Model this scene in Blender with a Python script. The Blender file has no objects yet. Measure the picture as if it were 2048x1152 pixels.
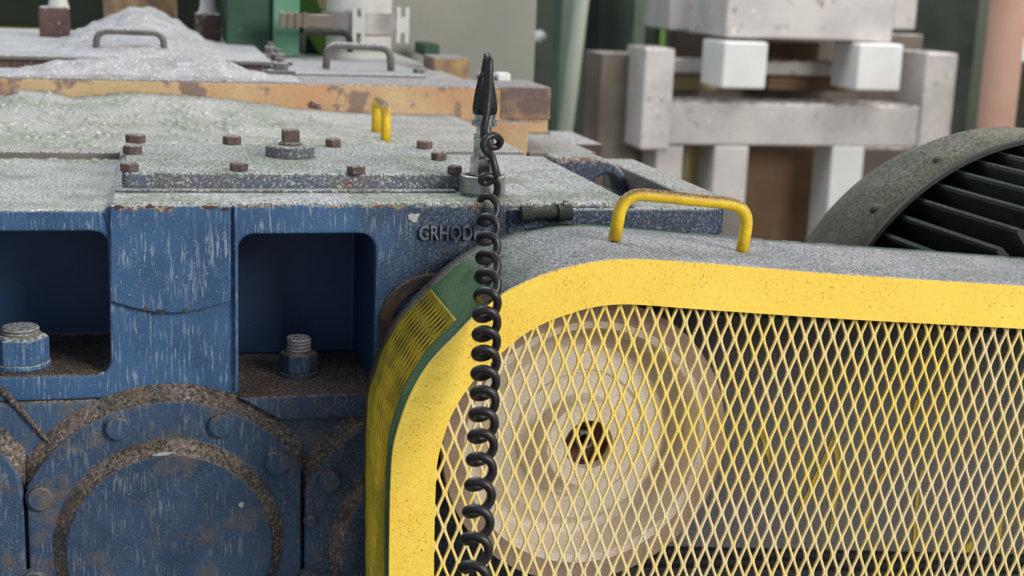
import bpy, bmesh, math, random
from mathutils import Vector, Matrix, noise
from mathutils.geometry import tessellate_polygon
random.seed(7)
C = bpy.context.scene.collection
R = math.radians
sc = bpy.context.scene

# ------------------------------------------------------------------ camera
FPX = 2800.0
CAM = Vector((0.0, -0.9, 1.30))
_Y = Vector((-690, 644, -FPX)).normalized()
_u = Vector((math.sin(-.015), math.cos(-.015), 0))
_Z = (_u - _u.dot(_Y) * _Y).normalized()
_X = _Y.cross(_Z)
W2C = Matrix((_X, _Y, _Z)).transposed()
C2W = W2C.transposed()
cd = bpy.data.cameras.new('camera'); cam = bpy.data.objects.new('camera', cd); C.objects.link(cam)
cd.sensor_width = 36; cd.lens = FPX / 2048 * 36; cd.clip_start = .01; cd.clip_end = 60
cam.matrix_world = Matrix.Translation(CAM) @ C2W.to_4x4()
cd.dof.use_dof = True; cd.dof.focus_distance = 0.90; cd.dof.aperture_fstop = 12
sc.camera = cam

def ray(px, py):
    return C2W @ Vector(((px - 1024) / FPX, -(py - 576) / FPX, -1))
def PY(px, py, Y):
    d = ray(px, py); return CAM + d * ((Y - CAM.y) / d.y)
def PZ(px, py, Z):
    d = ray(px, py); return CAM + d * ((Z - CAM.z) / d.z)
def PX(px, py, X):
    d = ray(px, py); return CAM + d * ((X - CAM.x) / d.x)
def mpp(Y, px=1024, py=576):    # metres per photo pixel at depth plane Y
    return (Y - CAM.y) / ray(px, py).y / FPX

# ------------------------------------------------------------------ light
w = bpy.data.worlds.new('hall_light'); sc.world = w; w.use_nodes = True
w.node_tree.nodes['Background'].inputs[0].default_value = (.80, .90, 1.0, 1)
w.node_tree.nodes['Background'].inputs[1].default_value = .42
def area(name, loc, target, size, power, col):
    l = bpy.data.lights.new(name, 'AREA'); l.energy = power; l.color = col; l.shape = 'RECTANGLE'
    l.size, l.size_y = size
    o = bpy.data.objects.new(name, l); C.objects.link(o); o.location = loc
    o.rotation_euler = (Vector(target) - Vector(loc)).to_track_quat('-Z', 'Y').to_euler()
    return o
area('skylight', (-.6, 2.2, 4.2), (0.2, .4, 1.0), (3.0, 2.4), 95, (.93, .97, 1.0))
area('window_fill_light', (2.7, -3.0, 2.8), (.2, 0, 1.0), (1.8, 1.6), 185, (1.0, .96, .88))
area('window_fill_light', (3.4, 3.2, 3.4), (1.2, 5.0, 1.4), (2.4, 2.0), 130, (1.0, .96, .93))  # unseen fill lamp added to brighten the background machinery
sc.view_settings.view_transform = 'Standard'; sc.view_settings.look = 'None'
sc.view_settings.gamma = 1; sc.view_settings.use_curve_mapping = False
sc.view_settings.exposure = 0.0

# ------------------------------------------------------------------ materials
def L(c):
    f = lambda v: v / 12.92 if v <= .04045 else ((v + .055) / 1.055) ** 2.4
    return tuple(f(x / 255) for x in c) + (1,)
def surf(name, base, base2=None, vscale=25, dust=(172, 170, 164), up=0.0, speck=0.0, speck_scale=650,
         streak=0.0, streak_col=(170, 180, 190), rust=0.0, rust_col=(92, 58, 44), rust_scale=30,
         edge_z=None, edge_w=.006, dots=0.0, dots_col=(40, 32, 24), dots_scale=420,
         rough=.75, metal=0.0, bump=.25, bump_scale=500, dust2=None, grime=0.0, grime_col=(92, 80, 70), up_lo=.25, up_hi=.75, flow=0, soot=None, grain=.18):
    m = bpy.data.materials.new(name); m.use_nodes = True
    nt = m.node_tree; N = nt.nodes; K = nt.links
    b = N['Principled BSDF']
    geo = N.new('ShaderNodeNewGeometry')
    def noi(scale, detail=3, sx=1, sy=1, sz=1, rgh=.6):
        mp = N.new('ShaderNodeMapping'); mp.inputs['Scale'].default_value = (sx, sy, sz)
        K.new(geo.outputs['Position'], mp.inputs['Vector'])
        n = N.new('ShaderNodeTexNoise'); n.inputs['Scale'].default_value = scale
        n.inputs['Detail'].default_value = detail; n.inputs['Roughness'].default_value = rgh
        K.new(mp.outputs[0], n.inputs['Vector']); return n.outputs['Fac']
    def ramp(src, lo, hi, a=0.0, z=1.0):
        r = N.new('ShaderNodeMapRange'); r.inputs[1].default_value = lo; r.inputs[2].default_value = hi
        r.inputs[3].default_value = a; r.inputs[4].default_value = z; r.clamp = True
        K.new(src, r.inputs[0]); return r.outputs[0]
    def math_(op, a, c):
        q = N.new('ShaderNodeMath'); q.operation = op
        for i, v in enumerate((a, c)):
            if isinstance(v, (int, float)): q.inputs[i].default_value = v
            else: K.new(v, q.inputs[i])
        return q.outputs[0]
    def mix(f, a, c):
        q = N.new('ShaderNodeMix'); q.data_type = 'RGBA'
        if isinstance(f, (int, float)): q.inputs[0].default_value = f
        else: K.new(f, q.inputs[0])
        for s, v in ((q.inputs[6], a), (q.inputs[7], c)):
            if isinstance(v, tuple): s.default_value = v
            else: K.new(v, s)
        return q.outputs[2]
    col = L(base)
    if base2: col = mix(ramp(noi(vscale, 4), .42, .60), col, L(base2))
    if rust > 0:
        lo = .72 - .32 * rust
        col = mix(ramp(noi(rust_scale, 6, rgh=.65), lo, lo + .05), col, L(rust_col))
    if streak > 0:
        lo = .70 - .22 * streak
        s1 = ramp(noi(620, 3, 1, 1, .10), lo + .05, lo + .12)
        s2 = ramp(noi(45, 2), .35, .65)
        col = mix(math_('MULTIPLY', math_('MULTIPLY', s1, s2), .62), col, L(streak_col))
    if dots > 0:
        lo = .76 - .22 * dots
        s1 = ramp(noi(dots_scale, 3, 1, 1, .6), lo, lo + .05)
        s2 = ramp(noi(28, 3), .40, .60, .35, 1)
        col = mix(math_('MULTIPLY', s1, s2), col, L(dots_col))
    if grime > 0:
        lo = .66 - .3 * grime
        col = mix(math_('MULTIPLY', ramp(noi(40, 5), lo, lo + .14), ramp(noi(520, 3), .30, .52, .2, 1)), col, L(grime_col))
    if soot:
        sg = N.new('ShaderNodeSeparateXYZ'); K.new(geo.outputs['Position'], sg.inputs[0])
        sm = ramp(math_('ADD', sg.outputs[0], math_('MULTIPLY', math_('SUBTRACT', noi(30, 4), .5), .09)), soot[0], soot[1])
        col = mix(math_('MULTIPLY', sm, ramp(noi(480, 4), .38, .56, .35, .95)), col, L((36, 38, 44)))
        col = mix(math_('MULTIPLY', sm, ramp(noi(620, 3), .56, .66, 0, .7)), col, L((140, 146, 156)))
    if grain > 0:
        gm = N.new('ShaderNodeMix'); gm.data_type = 'RGBA'; gm.blend_type = 'MULTIPLY'; gm.inputs[0].default_value = 1
        if isinstance(col, tuple): gm.inputs[6].default_value = col
        else: K.new(col, gm.inputs[6])
        gc = N.new('ShaderNodeCombineColor'); gv = ramp(noi(760, 4, rgh=.8), .38, .62, 1 - grain, 1 + grain * .8)
        for i in range(3): K.new(gv, gc.inputs[i])
        K.new(gc.outputs[0], gm.inputs[7]); col = gm.outputs[2]
    dcol = L(dust)
    if dust2: dcol = mix(ramp(noi(22, 4), .42, .62), dcol, L(dust2))
    dgr = ramp(noi(speck_scale * .95, 5, rgh=.8), .42, .58, .12, 1.60)
    vm = N.new('ShaderNodeMix'); vm.data_type = 'RGBA'; vm.blend_type = 'MULTIPLY'; vm.inputs[0].default_value = 1
    if isinstance(dcol, tuple): vm.inputs[6].default_value = dcol
    else: K.new(dcol, vm.inputs[6])
    cb = N.new('ShaderNodeCombineColor')
    for i in range(3): K.new(dgr, cb.inputs[i])
    K.new(cb.outputs[0], vm.inputs[7]); dcol = vm.outputs[2]
    if speck > 0:
        lo = .74 - .26 * speck
        col = mix(math_('MULTIPLY', ramp(noi(speck_scale, 3), lo, lo + .08), .8), col, dcol)
    if edge_z is not None:
        sx = N.new('ShaderNodeSeparateXYZ'); K.new(geo.outputs['Position'], sx.inputs[0])
        d = math_('ABSOLUTE', math_('SUBTRACT', sx.outputs[2], edge_z), 0)
        e = math_('MULTIPLY', ramp(d, 0, edge_w, 1, 0), 1)
        e = ramp(math_('ADD', e, math_('MULTIPLY', math_('SUBTRACT', noi(120, 4), .5), 1.6)), .55, .75)
        col = mix(math_('MULTIPLY', e, ramp(noi(32, 2), .44, .54)), col, L((112, 66, 50)))
        col = mix(math_('MULTIPLY', e, ramp(noi(300, 3), .42, .55, 0, .8)), col, dcol)
    if up > 0:
        sn = N.new('ShaderNodeSeparateXYZ'); K.new(geo.outputs['Normal'], sn.inputs[0])
        u = ramp(sn.outputs[2], up_lo, up_hi)
        lo = .78 - .62 * up
        cov = ramp(noi(330, 5, 1, 2.2 if flow == 0 else 1, 1), lo * .9, lo * .9 + .16)
        col = mix(math_('MULTIPLY', u, cov), col, dcol)
    if isinstance(col, tuple): b.inputs['Base Color'].default_value = col
    else: K.new(col, b.inputs['Base Color'])
    b.inputs['Roughness'].default_value = rough; b.inputs['Metallic'].default_value = metal
    if bump > 0:
        bp = N.new('ShaderNodeBump'); bp.inputs['Strength'].default_value = bump; bp.inputs['Distance'].default_value = .001
        K.new(noi(bump_scale, 4), bp.inputs['Height']); K.new(bp.outputs[0], b.inputs['Normal'])
    return m

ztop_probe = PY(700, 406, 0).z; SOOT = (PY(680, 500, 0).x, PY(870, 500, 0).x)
M = {}
M['blue'] = surf('worn_blue_paint', (58, 95, 137), (44, 79, 118), 18, up=1.0, dust=(176, 176, 174), dust2=(140, 146, 132), streak=.93,
                 speck=.42, rust=.16, rust_scale=22, rust_col=(84, 70, 66), edge_z=ztop_probe, edge_w=.008, rough=.55, bump=.25, soot=SOOT)
M['blue_pocket_shade'] = surf('shaded_pocket_blue_paint', (38, 68, 110), (30, 54, 88), 12, up=1.0, dust=(104, 92, 82), dust2=(84, 74, 66), speck=.10, streak=.1, rough=.5, bump=.15, grain=.08)  # less dusty blue, darkened so the pockets' shade is painted in
M['blue_low'] = surf('grimy_blue_paint', (57, 84, 116), (42, 66, 96), 16, up=.95, dust=(128, 114, 104), dust2=(96, 84, 74), streak=.93,
                     streak_col=(136, 142, 150), speck=.55, rust=.10, rust_col=(70, 64, 62), rough=.6, bump=.4, grime=.42, grime_col=(100, 92, 88), soot=(PY(520, 900, 0).x, PY(800, 900, 0).x))
M['blue_rim'] = surf('dust_caked_blue_paint', (58, 62, 70), (74, 62, 54), 60, up=1.0, dust=(150, 136, 126), dust2=(104, 92, 80), speck=.9, speck_scale=420,
                     rough=.9, bump=.9, bump_scale=500, grime=.55, grime_col=(122, 106, 98), grain=.45, up_lo=.0, up_hi=1.3)
M['boss_rust'] = surf('rusty_boss_ring', (92, 70, 58), (46, 46, 52), 60, up=.9, dust=(120, 100, 84), speck=.4, rough=.9, bump=.7, grime=.4)
M['cover_top'] = surf('dusted_cover_paint', (84, 96, 116), (104, 98, 100), 18, up=1.0, dust=(166, 168, 164), dust2=(142, 148, 136), speck=.95, speck_scale=520,
                      dots=.3, dots_col=(64, 58, 58), rust=.35, rust_col=(100, 76, 72), rough=.85, bump=.7, bump_scale=450)
M['rusty_bolt'] = surf('rusty_bolt_steel', (86, 68, 64), (104, 84, 80), 120, up=.7, dust=(150, 140, 134), speck=.5, rough=.85, bump=.7)
M['slab'] = surf('powder_dusted_plate', (120, 116, 110), (104, 104, 96), 20, up=1.0, dust=(176, 172, 168), dust2=(158, 156, 150), speck=.4, dots=.15, rough=.9, bump=.5)
M['powder'] = surf('pale_mineral_powder', (180, 179, 181), (160, 158, 157), 30, dust=(226, 226, 230), speck=.75, speck_scale=330, rough=1, bump=.9, bump_scale=260)
M['powder_green'] = surf('trodden_mineral_powder', (168, 168, 162), (144, 148, 134), 16, dust=(208, 208, 206), speck=.75, speck_scale=300, rough=1, bump=1.0, bump_scale=240)
M['orange'] = surf('chipped_ochre_paint', (200, 172, 132), (194, 150, 112), 9, up=1.0, dust=(160, 154, 154), rust=.60, rust_scale=24, rust_col=(138, 116, 104),
                   dots=.16, dots_col=(70, 50, 40), dots_scale=160, speck=.10, rough=.7, bump=.3)
M['ochre_rust'] = surf('rusted_ochre_paint', (116, 96, 92), (190, 154, 108), 16, up=1.0, dust=(150, 142, 142), speck=.3, rough=.8, bump=.3)
M['brown'] = surf('rusty_brown_steel', (104, 80, 74), (84, 66, 62), 40, up=.9, dust=(176, 172, 172), speck=.5, speck_scale=220, rough=.85, bump=.4)
M['yellow'] = surf('weathered_yellow_paint', (252, 218, 88), (250, 208, 78), 12, grain=.08, up=.85, dust=(196, 172, 140), dots=.70, dots_col=(176, 132, 54), dots_scale=950, rough=.55, bump=.10, bump_scale=500, up_lo=.5, up_hi=.9)
M['mesh'] = surf('dusty_yellow_mesh_paint', (248, 220, 118), (240, 220, 172), 7, up=.4, dust=(222, 204, 168), dots=.62, dots_col=(140, 112, 70), dots_scale=950, rough=.6, bump=.4, bump_scale=600)
M['side_mesh'] = surf('grimy_olive_mesh_paint', (206, 178, 40), (160, 146, 36), 30, dots=.5, dots_col=(60, 52, 24), dots_scale=500, rough=.7, bump=.3)
M['handle'] = surf('rubbed_yellow_handle_paint', (232, 194, 30), (210, 172, 30), 60, up=1.0, dust=(128, 98, 66), dust2=(150, 120, 70), dots=.4, dots_col=(110, 84, 50), dots_scale=500, rough=.5, bump=.2, up_lo=.1, up_hi=.8)
M['guard_shell'] = surf('dusty_green_sheet', (70, 104, 62), (46, 76, 48), 22, up=1.0, dust=(160, 158, 162), dust2=(142, 142, 144), speck=.35, dots=.25, dots_col=(40, 44, 38),
                        rough=.85, bump=.7, bump_scale=520, up_lo=.80, up_hi=1.01)
M['guard_edge'] = surf('rust_stained_sheet', (104, 84, 58), (80, 70, 52), 30, up=1.0, dust=(150, 150, 146), speck=.3, rough=.85, bump=.5, up_lo=.4, up_hi=.95)
M['back_panel'] = surf('dark_speckled_panel', (120, 115, 112), (106, 105, 112), 9, dust=(130, 126, 120), speck=.62, speck_scale=480, rust=.42, rust_col=(126, 116, 76), rust_scale=9, grain=.3, rough=.8, bump=.5)
M['streak'] = surf('dull_yellow_paint_mark', (214, 184, 60), (180, 156, 70), 60, speck=.2, rough=.8, bump=.3)
M['pulley'] = surf('polished_beige_iron', (240, 230, 216), (226, 214, 202), 8, dots=.05, rough=.5, bump=.08)
M['pulley_rim'] = surf('brown_pulley_groove', (186, 164, 148), (164, 142, 128), 14, rough=.5, bump=.1)
M['hub'] = surf('dark_red_hub_iron', (130, 84, 78), (112, 72, 66), 40, rough=.6, bump=.2)
M['black'] = surf('black_rubber', (22, 21, 24), (30, 28, 30), 200, dust=(90, 84, 84), speck=.06, rough=.5, bump=.15)
M['cable'] = surf('black_coated_cable', (30, 27, 32), (38, 34, 38), 120, dust=(110, 104, 104), speck=.18, speck_scale=900, rough=.42, bump=.15)
M['boot'] = surf('glossy_black_boot', (16, 17, 18), rough=.28, bump=.05)
M['chrome'] = surf('worn_steel', (208, 206, 202), (150, 150, 146), 90, grain=0, rough=.16, metal=1, bump=.05)
M['magnet'] = surf('dull_nickel', (168, 170, 166), (140, 150, 138), 70, dots=.3, dots_col=(90, 90, 88), rough=.38, metal=.85, bump=.15)
M['dark'] = surf('dark_hollow', (14, 13, 13), rough=.9, bump=0)
M['motor'] = surf('dusty_olive_cowl', (74, 78, 62), (58, 62, 50), 26, up=1.0, dust=(128, 124, 112), dust2=(104, 104, 88), speck=.4, speck_scale=420, dots=.2, rough=.85, bump=.7, up_lo=.3, up_hi=1.0)
M['fin'] = surf('dark_green_fin', (46, 50, 44), (36, 42, 36), 30, up=.55, dust=(84, 78, 64), dust2=(60, 84, 70), speck=.25, rough=.8, bump=.4)
M['green'] = surf('dark_green_machine_paint', (40, 80, 60), (30, 62, 46), 9, speck=.22, speck_scale=90, dust=(140, 160, 150), rough=.6, bump=.15)
M['jade'] = surf('jade_green_paint', (84, 146, 116), (104, 150, 124), 14, speck=.3, speck_scale=120, rough=.6, bump=.15)
M['lime'] = surf('lime_green_paint', (92, 138, 52), (104, 146, 62), 20, rough=.6, bump=.1)
M['cream'] = surf('cream_board', (206, 186, 140), rough=.8, bump=.1)
M['deep'] = surf('deep_green_panel', (44, 52, 42), (34, 40, 34), 3, rough=.9, bump=.1)  # dark green as its own tone, slightly mottled
M['panel'] = surf('grey_green_panel', (164, 160, 152), (150, 152, 142), 4, speck=.16, speck_scale=40, dust=(170, 172, 160), rough=.8, bump=.1)
M['steel_grey'] = surf('dull_grey_steel', (110, 106, 104), (92, 88, 86), 40, up=.95, dust=(176, 174, 176), speck=.3, rough=.6, bump=.3)
M['white_pipe'] = surf('off_white_enamel', (214, 212, 208), (196, 194, 190), 14, speck=.1, dots=.08, rough=.45, bump=.08)
M['band'] = surf('brushed_grey_band', (158, 152, 148), (176, 172, 170), 24, rough=.45, metal=.3, bump=.1)
M['pale'] = surf('pale_dusty_machine_paint', (212, 206, 202), (194, 190, 188), 5, up=.9, dust=(200, 192, 188), speck=.55, speck_scale=30, dots=.35, dots_col=(150, 128, 104), dots_scale=14, rough=.85, bump=.1)
M['white_block'] = surf('white_painted_block', (236, 236, 234), (226, 226, 224), 4, rough=.8, bump=.05)
M['taupe'] = surf('taupe_dusty_steel', (128, 118, 108), (112, 102, 92), 5, up=.9, dust=(186, 178, 172), speck=.1, speck_scale=20, rough=.85, bump=.1)
M['tan'] = surf('brown_board', (140, 110, 84), (124, 96, 74), 3, rough=.85, bump=.1)
M['pink'] = surf('faded_salmon_pipe', (196, 156, 138), (186, 140, 116), 3, rough=.7, bump=.05)
M['sage'] = surf('sage_green_post', (98, 116, 100), (84, 102, 88), 4, rough=.8, bump=.05)
M['pale_sage'] = surf('pale_sage_pole', (158, 164, 150), (148, 154, 142), 4, rough=.8, bump=.05)
M['floor'] = surf('dusty_concrete', (118, 112, 104), (98, 94, 88), 3, speck=.2, speck_scale=60, rough=.95, bump=.3)
M['wall'] = surf('grimy_green_wall', (84, 92, 80), (56, 62, 54), 1.4, speck=.1, speck_scale=12, rough=.95, bump=.2)
M['yellow_bar'] = surf('dull_yellow_rail', (150, 146, 36), rough=.6, bump=.1)

# ------------------------------------------------------------------ helpers
def obj(name, bm, mat, parent=None, smooth=False, bevel=0, mats=None):
    me = bpy.data.meshes.new(name); bm.normal_update(); bm.to_mesh(me); bm.free()
    if mats:
        for q in mats: me.materials.append(M[q])
    else: me.materials.append(M[mat])
    if smooth:
        for p in me.polygons: p.use_smooth = True
    o = bpy.data.objects.new(name, me); C.objects.link(o)
    if parent: o.parent = parent; o.matrix_parent_inverse = Matrix.Translation(-parent.location)
    if bevel:
        md = o.modifiers.new('bevel', 'BEVEL'); md.width = bevel; md.segments = 3; md.limit_method = 'ANGLE'; md.angle_limit = R(35)
        md.harden_normals = False
    return o
def thing(name, label, cat, loc, group=None):
    o = bpy.data.objects.new(name, None); C.objects.link(o); o.location = loc; o.empty_display_size = .02
    o['label'] = label; o['category'] = cat
    if group: o['group'] = group
    return o
def tag(o, label, cat, group=None, kind=None):
    o['label'] = label; o['category'] = cat
    if group: o['group'] = group
    if kind: o['kind'] = kind
    return o
def box(bm, x0, x1, y0, y1, z0, z1, mi=0):
    v = [bm.verts.new(p) for p in ((x0, y0, z0), (x1, y0, z0), (x1, y1, z0), (x0, y1, z0), (x0, y0, z1), (x1, y0, z1), (x1, y1, z1), (x0, y1, z1))]
    for f in ((3, 2, 1, 0), (4, 5, 6, 7), (0, 1, 5, 4), (1, 2, 6, 5), (2, 3, 7, 6), (3, 0, 4, 7)):
        bm.faces.new([v[i] for i in f]).material_index = mi
def boxbm(*a):
    bm = bmesh.new(); box(bm, *a); return bm
def prism(bm, pts, axis, a0, a1, mi=0):
    """extrude a 2D outline; axis 'Y': pts are (x,z); axis 'Z': pts are (x,y)"""
    def P(p, a): return (p[0], a, p[1]) if axis == 'Y' else (p[0], p[1], a)
    A = [bm.verts.new(P(p, a0)) for p in pts]; B = [bm.verts.new(P(p, a1)) for p in pts]
    n = len(pts)
    f = [bm.faces.new(A), bm.faces.new(B)] + [bm.faces.new((A[i], A[(i + 1) % n], B[(i + 1) % n], B[i])) for i in range(n)]
    for q in f: q.material_index = mi
    bmesh.ops.recalc_face_normals(bm, faces=f)
def lathe(bm, prof, origin, axis=(0, 0, 1), seg=48, mis=None, full=True):
    ax = Vector(axis).normalized()
    u = ax.orthogonal().normalized(); v = ax.cross(u)
    o = Vector(origin); rings = []
    for r, h in prof:
        if r < 1e-6: rings.append([bm.verts.new(o + ax * h)])
        else: rings.append([bm.verts.new(o + ax * h + r * (math.cos(t) * u + math.sin(t) * v)) for t in [2 * math.pi * i / seg for i in range(seg)]])
    fs = []
    for k in range(len(rings) - 1):
        a, b = rings[k], rings[k + 1]; mi = mis[k] if mis else 0
        for i in range(seg):
            j = (i + 1) % seg
            if len(a) == 1 and len(b) == 1: continue
            if len(a) == 1: f = bm.faces.new((a[0], b[j], b[i]))
            elif len(b) == 1: f = bm.faces.new((a[i], a[j], b[0]))
            else: f = bm.faces.new((a[i], a[j], b[j], b[i]))
            f.material_index = mi; fs.append(f)
    bmesh.ops.recalc_face_normals(bm, faces=fs)
def hexa(bm, c, r, h, axis=(0, 0, 1), rot=.3, ch=.15):
    ax = Vector(axis).normalized(); u = ax.orthogonal().normalized(); v = ax.cross(u); c = Vector(c)
    def ring(rr, hh): return [bm.verts.new(c + ax * hh + rr * (math.cos(rot + i * math.pi / 3) * u + math.sin(rot + i * math.pi / 3) * v)) for i in range(6)]
    a, b, d = ring(r, 0), ring(r, h * (1 - ch)), ring(r * .86, h)
    fs = [bm.faces.new(a), bm.faces.new(d)]
    for p, q in ((a, b), (b, d)):
        for i in range(6): fs.append(bm.faces.new((p[i], p[(i + 1) % 6], q[(i + 1) % 6], q[i])))
    bmesh.ops.recalc_face_normals(bm, faces=fs)
def catmull(pts, n=8):
    out = []
    P = [Vector(p) for p in pts]; P = [2 * P[0] - P[1]] + P + [2 * P[-1] - P[-2]]
    for i in range(1, len(P) - 2):
        for k in range(n):
            t = k / n; a, b, c, d = P[i - 1:i + 3]
            out.append(.5 * ((2 * b) + (c - a) * t + (2 * a - 5 * b + 4 * c - d) * t * t + (3 * b - a - 3 * c + d) * t ** 3))
    out.append(P[-2]); return out
def tube(bm, pts, r, seg=12, cap=True):
    pts = [Vector(p) for p in pts]; n = len(pts)
    rr = r if isinstance(r, (list, tuple)) else [r] * n
    T = [(pts[min(i + 1, n - 1)] - pts[max(i - 1, 0)]).normalized() for i in range(n)]
    u = T[0].orthogonal().normalized(); rings = []
    for i in range(n):
        u = (u - u.dot(T[i]) * T[i]).normalized(); v = T[i].cross(u)
        rings.append([bm.verts.new(pts[i] + rr[i] * (math.cos(a) * u + math.sin(a) * v)) for a in [2 * math.pi * k / seg for k in range(seg)]])
    for i in range(n - 1):
        for k in range(seg):
            j = (k + 1) % seg
            bm.faces.new((rings[i][k], rings[i][j], rings[i + 1][j], rings[i + 1][k]))
    if cap: bm.faces.new(rings[0][::-1]); bm.faces.new(rings[-1])
def bent(pts, r, n=7):
    """polyline with rounded corners of radius r"""
    P = [Vector(p) for p in pts]; out = [P[0]]
    for i in range(1, len(P) - 1):
        a = (P[i - 1] - P[i]); b = (P[i + 1] - P[i]); q = min(r, a.length * .49, b.length * .49)
        s, e = P[i] + a.normalized() * q, P[i] + b.normalized() * q
        for k in range(n + 1):
            t = k / n; out.append((1 - t) ** 2 * s + 2 * t * (1 - t) * P[i] + t * t * e)
    return out + [P[-1]]
def rbox_bm(x0, x1, y0, y1, z0, z1, r, n=6):
    """box with corners rounded in the XZ plane"""
    pts = []
    for cx, cz, a0 in ((x1 - r, z1 - r, 0), (x0 + r, z1 - r, 90), (x0 + r, z0 + r, 180), (x1 - r, z0 + r, 270)):
        for k in range(n + 1): a = R(a0 + 90 * k / n); pts.append((cx + r * math.cos(a), cz + r * math.sin(a)))
    bm = bmesh.new(); prism(bm, pts, 'Y', y0, y1); return bm
def boolean(o, cutters):
    for c in cutters:
        md = o.modifiers.new('cut', 'BOOLEAN'); md.object = c; md.operation = 'DIFFERENCE'; md.solver = 'EXACT'
    dg = bpy.context.evaluated_depsgraph_get(); dg.update()
    me = bpy.data.meshes.new_from_object(o.evaluated_get(dg)); me.name = o.name
    o.modifiers.clear(); o.data = me
    for c in cutters: bpy.data.objects.remove(c, do_unlink=True)

# ------------------------------------------------------------------ setting
o = obj('floor', boxbm(-7, 7, -3, 9, -.05, 0), 'floor'); o['kind'] = 'structure'
o = obj('wall_back', boxbm(-7, 7, 8.2, 8.4, 0, 5), 'wall'); o['kind'] = 'structure'

# ------------------------------------------------------------------ gearbox
z0 = PY(700, 406, 0).z                      # top of the casing
X215 = PY(217, 430, 0).x; X465 = PY(466, 500, 0).x
XR = PZ(1236, 388, z0).x; YB = PZ(1118, 312, z0).y
XL = PY(-420, 500, 0).x
zl = PY(600, 786, 0).z                      # ledge (top of the lower casing)
zleft = PY(100, 418, .004).z
gx = thing('gearbox', 'blue dusty cast gearbox with deep bolt pockets and round bearing covers', 'gearbox', (0, .3, 0))
bm = bmesh.new()
prism(bm, [(XL, zl), (XR, zl), (XR, z0), (X215 + .003, z0), (X215, z0 - .002), (X215 - .002, zleft), (XL, zleft)], 'Y', 0, YB)
up = obj('upper_casing', bm, 'blue', gx)
zl2 = PY(100, 750, 0).z
cl = obj('c1', rbox_bm(XL + .03, X215 - .001, -.05, .10, zl2, PY(100, 464, 0).z, .009), 'blue')
xa, xb = PY(477, 600, 0).x, PY(748, 600, 0).x
cr = obj('c2', rbox_bm(xa, xb, -.05, .10, zl - .05, PY(600, 469, 0).z, .010), 'blue')
boolean(up, [cl, cr])
up.data.materials.append(M['blue_pocket_shade'])
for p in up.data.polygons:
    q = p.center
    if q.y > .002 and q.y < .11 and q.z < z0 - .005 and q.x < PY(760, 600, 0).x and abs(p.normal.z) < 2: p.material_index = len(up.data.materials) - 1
md = up.modifiers.new('bevel', 'BEVEL'); md.width = .0022; md.segments = 3; md.limit_method = 'ANGLE'; md.angle_limit = R(40)
# raised pad on the column, its foot a shallow arc
bm = bmesh.new()
p0, p1 = PY(220, 412, -.004), PY(462, 412, -.004)
pts = [(p0.x, z0 - .001), (p1.x, z0 - .001)]
for k in range(15):
    t = k / 14; q = PY(462 - 242 * t, 603 + 24 * math.sin(math.pi * t), -.004); pts.append((q.x, q.z))
prism(bm, pts, 'Y', -.004, .002)
obj('column_pad', bm, 'blue', gx, bevel=.0012)
bm = bmesh.new(); box(bm, X465 + .0005, PY(476, 600, 0).x, -.004, .004, zl + .004, z0 - .001)
obj('corner_rib', bm, 'blue', gx, bevel=.0016)
# lower casing with its ledge band
bm = bmesh.new(); box(bm, XL, XR, .0, .45, .30, zl)
lo = obj('lower_casing', bm, 'blue_low', gx, bevel=.003)
bm = bmesh.new()
a, b2 = PY(476, 790, -.006), PY(760, 834, -.006)
prism(bm, [(a.x, zl), (b2.x + .03, zl), (b2.x + .03, b2.z), (a.x + .028, b2.z)], 'Y', -.006, .004)
obj('ledge_band', bm, 'blue_low', gx, bevel=.0015)
bm = bmesh.new()
q = [PY(-200, 772, -.003), PY(6, 774, -.003), PY(104, 886, -.003), PY(98, 893, -.003), PY(0, 786, -.003), PY(-200, 784, -.003)]
prism(bm, [(p.x, p.z) for p in q], 'Y', -.003, .002)
obj('web_rib', bm, 'blue_rim', gx, bevel=.0018)
bm = bmesh.new(); box(bm, XL, XR, .02, .54, .12, .30); box(bm, XL - .05, XR + .0, .0, .56, 0, .12)
obj('base_frame', bm, 'blue_low', gx, bevel=.004)
bm = boxbm(XL, PZ(1054, 306, z0 + .002).x, .45, .555, .30, z0 - .06); obj('rear_casing', bm, 'blue_low', gx)

# pocket studs with nuts
def stud(px, py_bot, wpx, Y, hpx, sp, topr, matn, zl):
    s = mpp(Y); c = PY(px, py_bot, Y); r = wpx * s / 2 * 1.04
    bm = bmesh.new(); lathe(bm, [(0, 0), (r * 1.02, 0), (r * 1.02, .003), (0, .003)], (c.x, Y, zl), seg=32)
    root = obj('washer', bm, matn, gx, bevel=.0006)
    bm = bmesh.new(); hexa(bm, (c.x, Y, zl + .003), r, hpx * s, rot=.2, ch=.12); obj('hex_nut', bm, matn, gx, bevel=.0008)
    bm = bmesh.new(); t = topr * s; z = zl + .003 + hpx * s
    prof = [(0, 0)]
    for k in range(sp): prof += [(t, k * .0024), (t * 1.0, k * .0024 + .0012), (t * .90, k * .0024 + .0018)]
    prof += [(t * .92, sp * .0024), (0, sp * .0024 + .0004)]
    lathe(bm, prof, (c.x, Y, z), seg=32)
    obj('stud_thread', bm, 'steel_grey', gx, smooth=False)
stud(44, 735, 98, .026, 52, 2, 34, 'blue', zl2)
stud(597, 752, 72, .045, 40, 4, 24, 'blue_low', zl)

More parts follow.
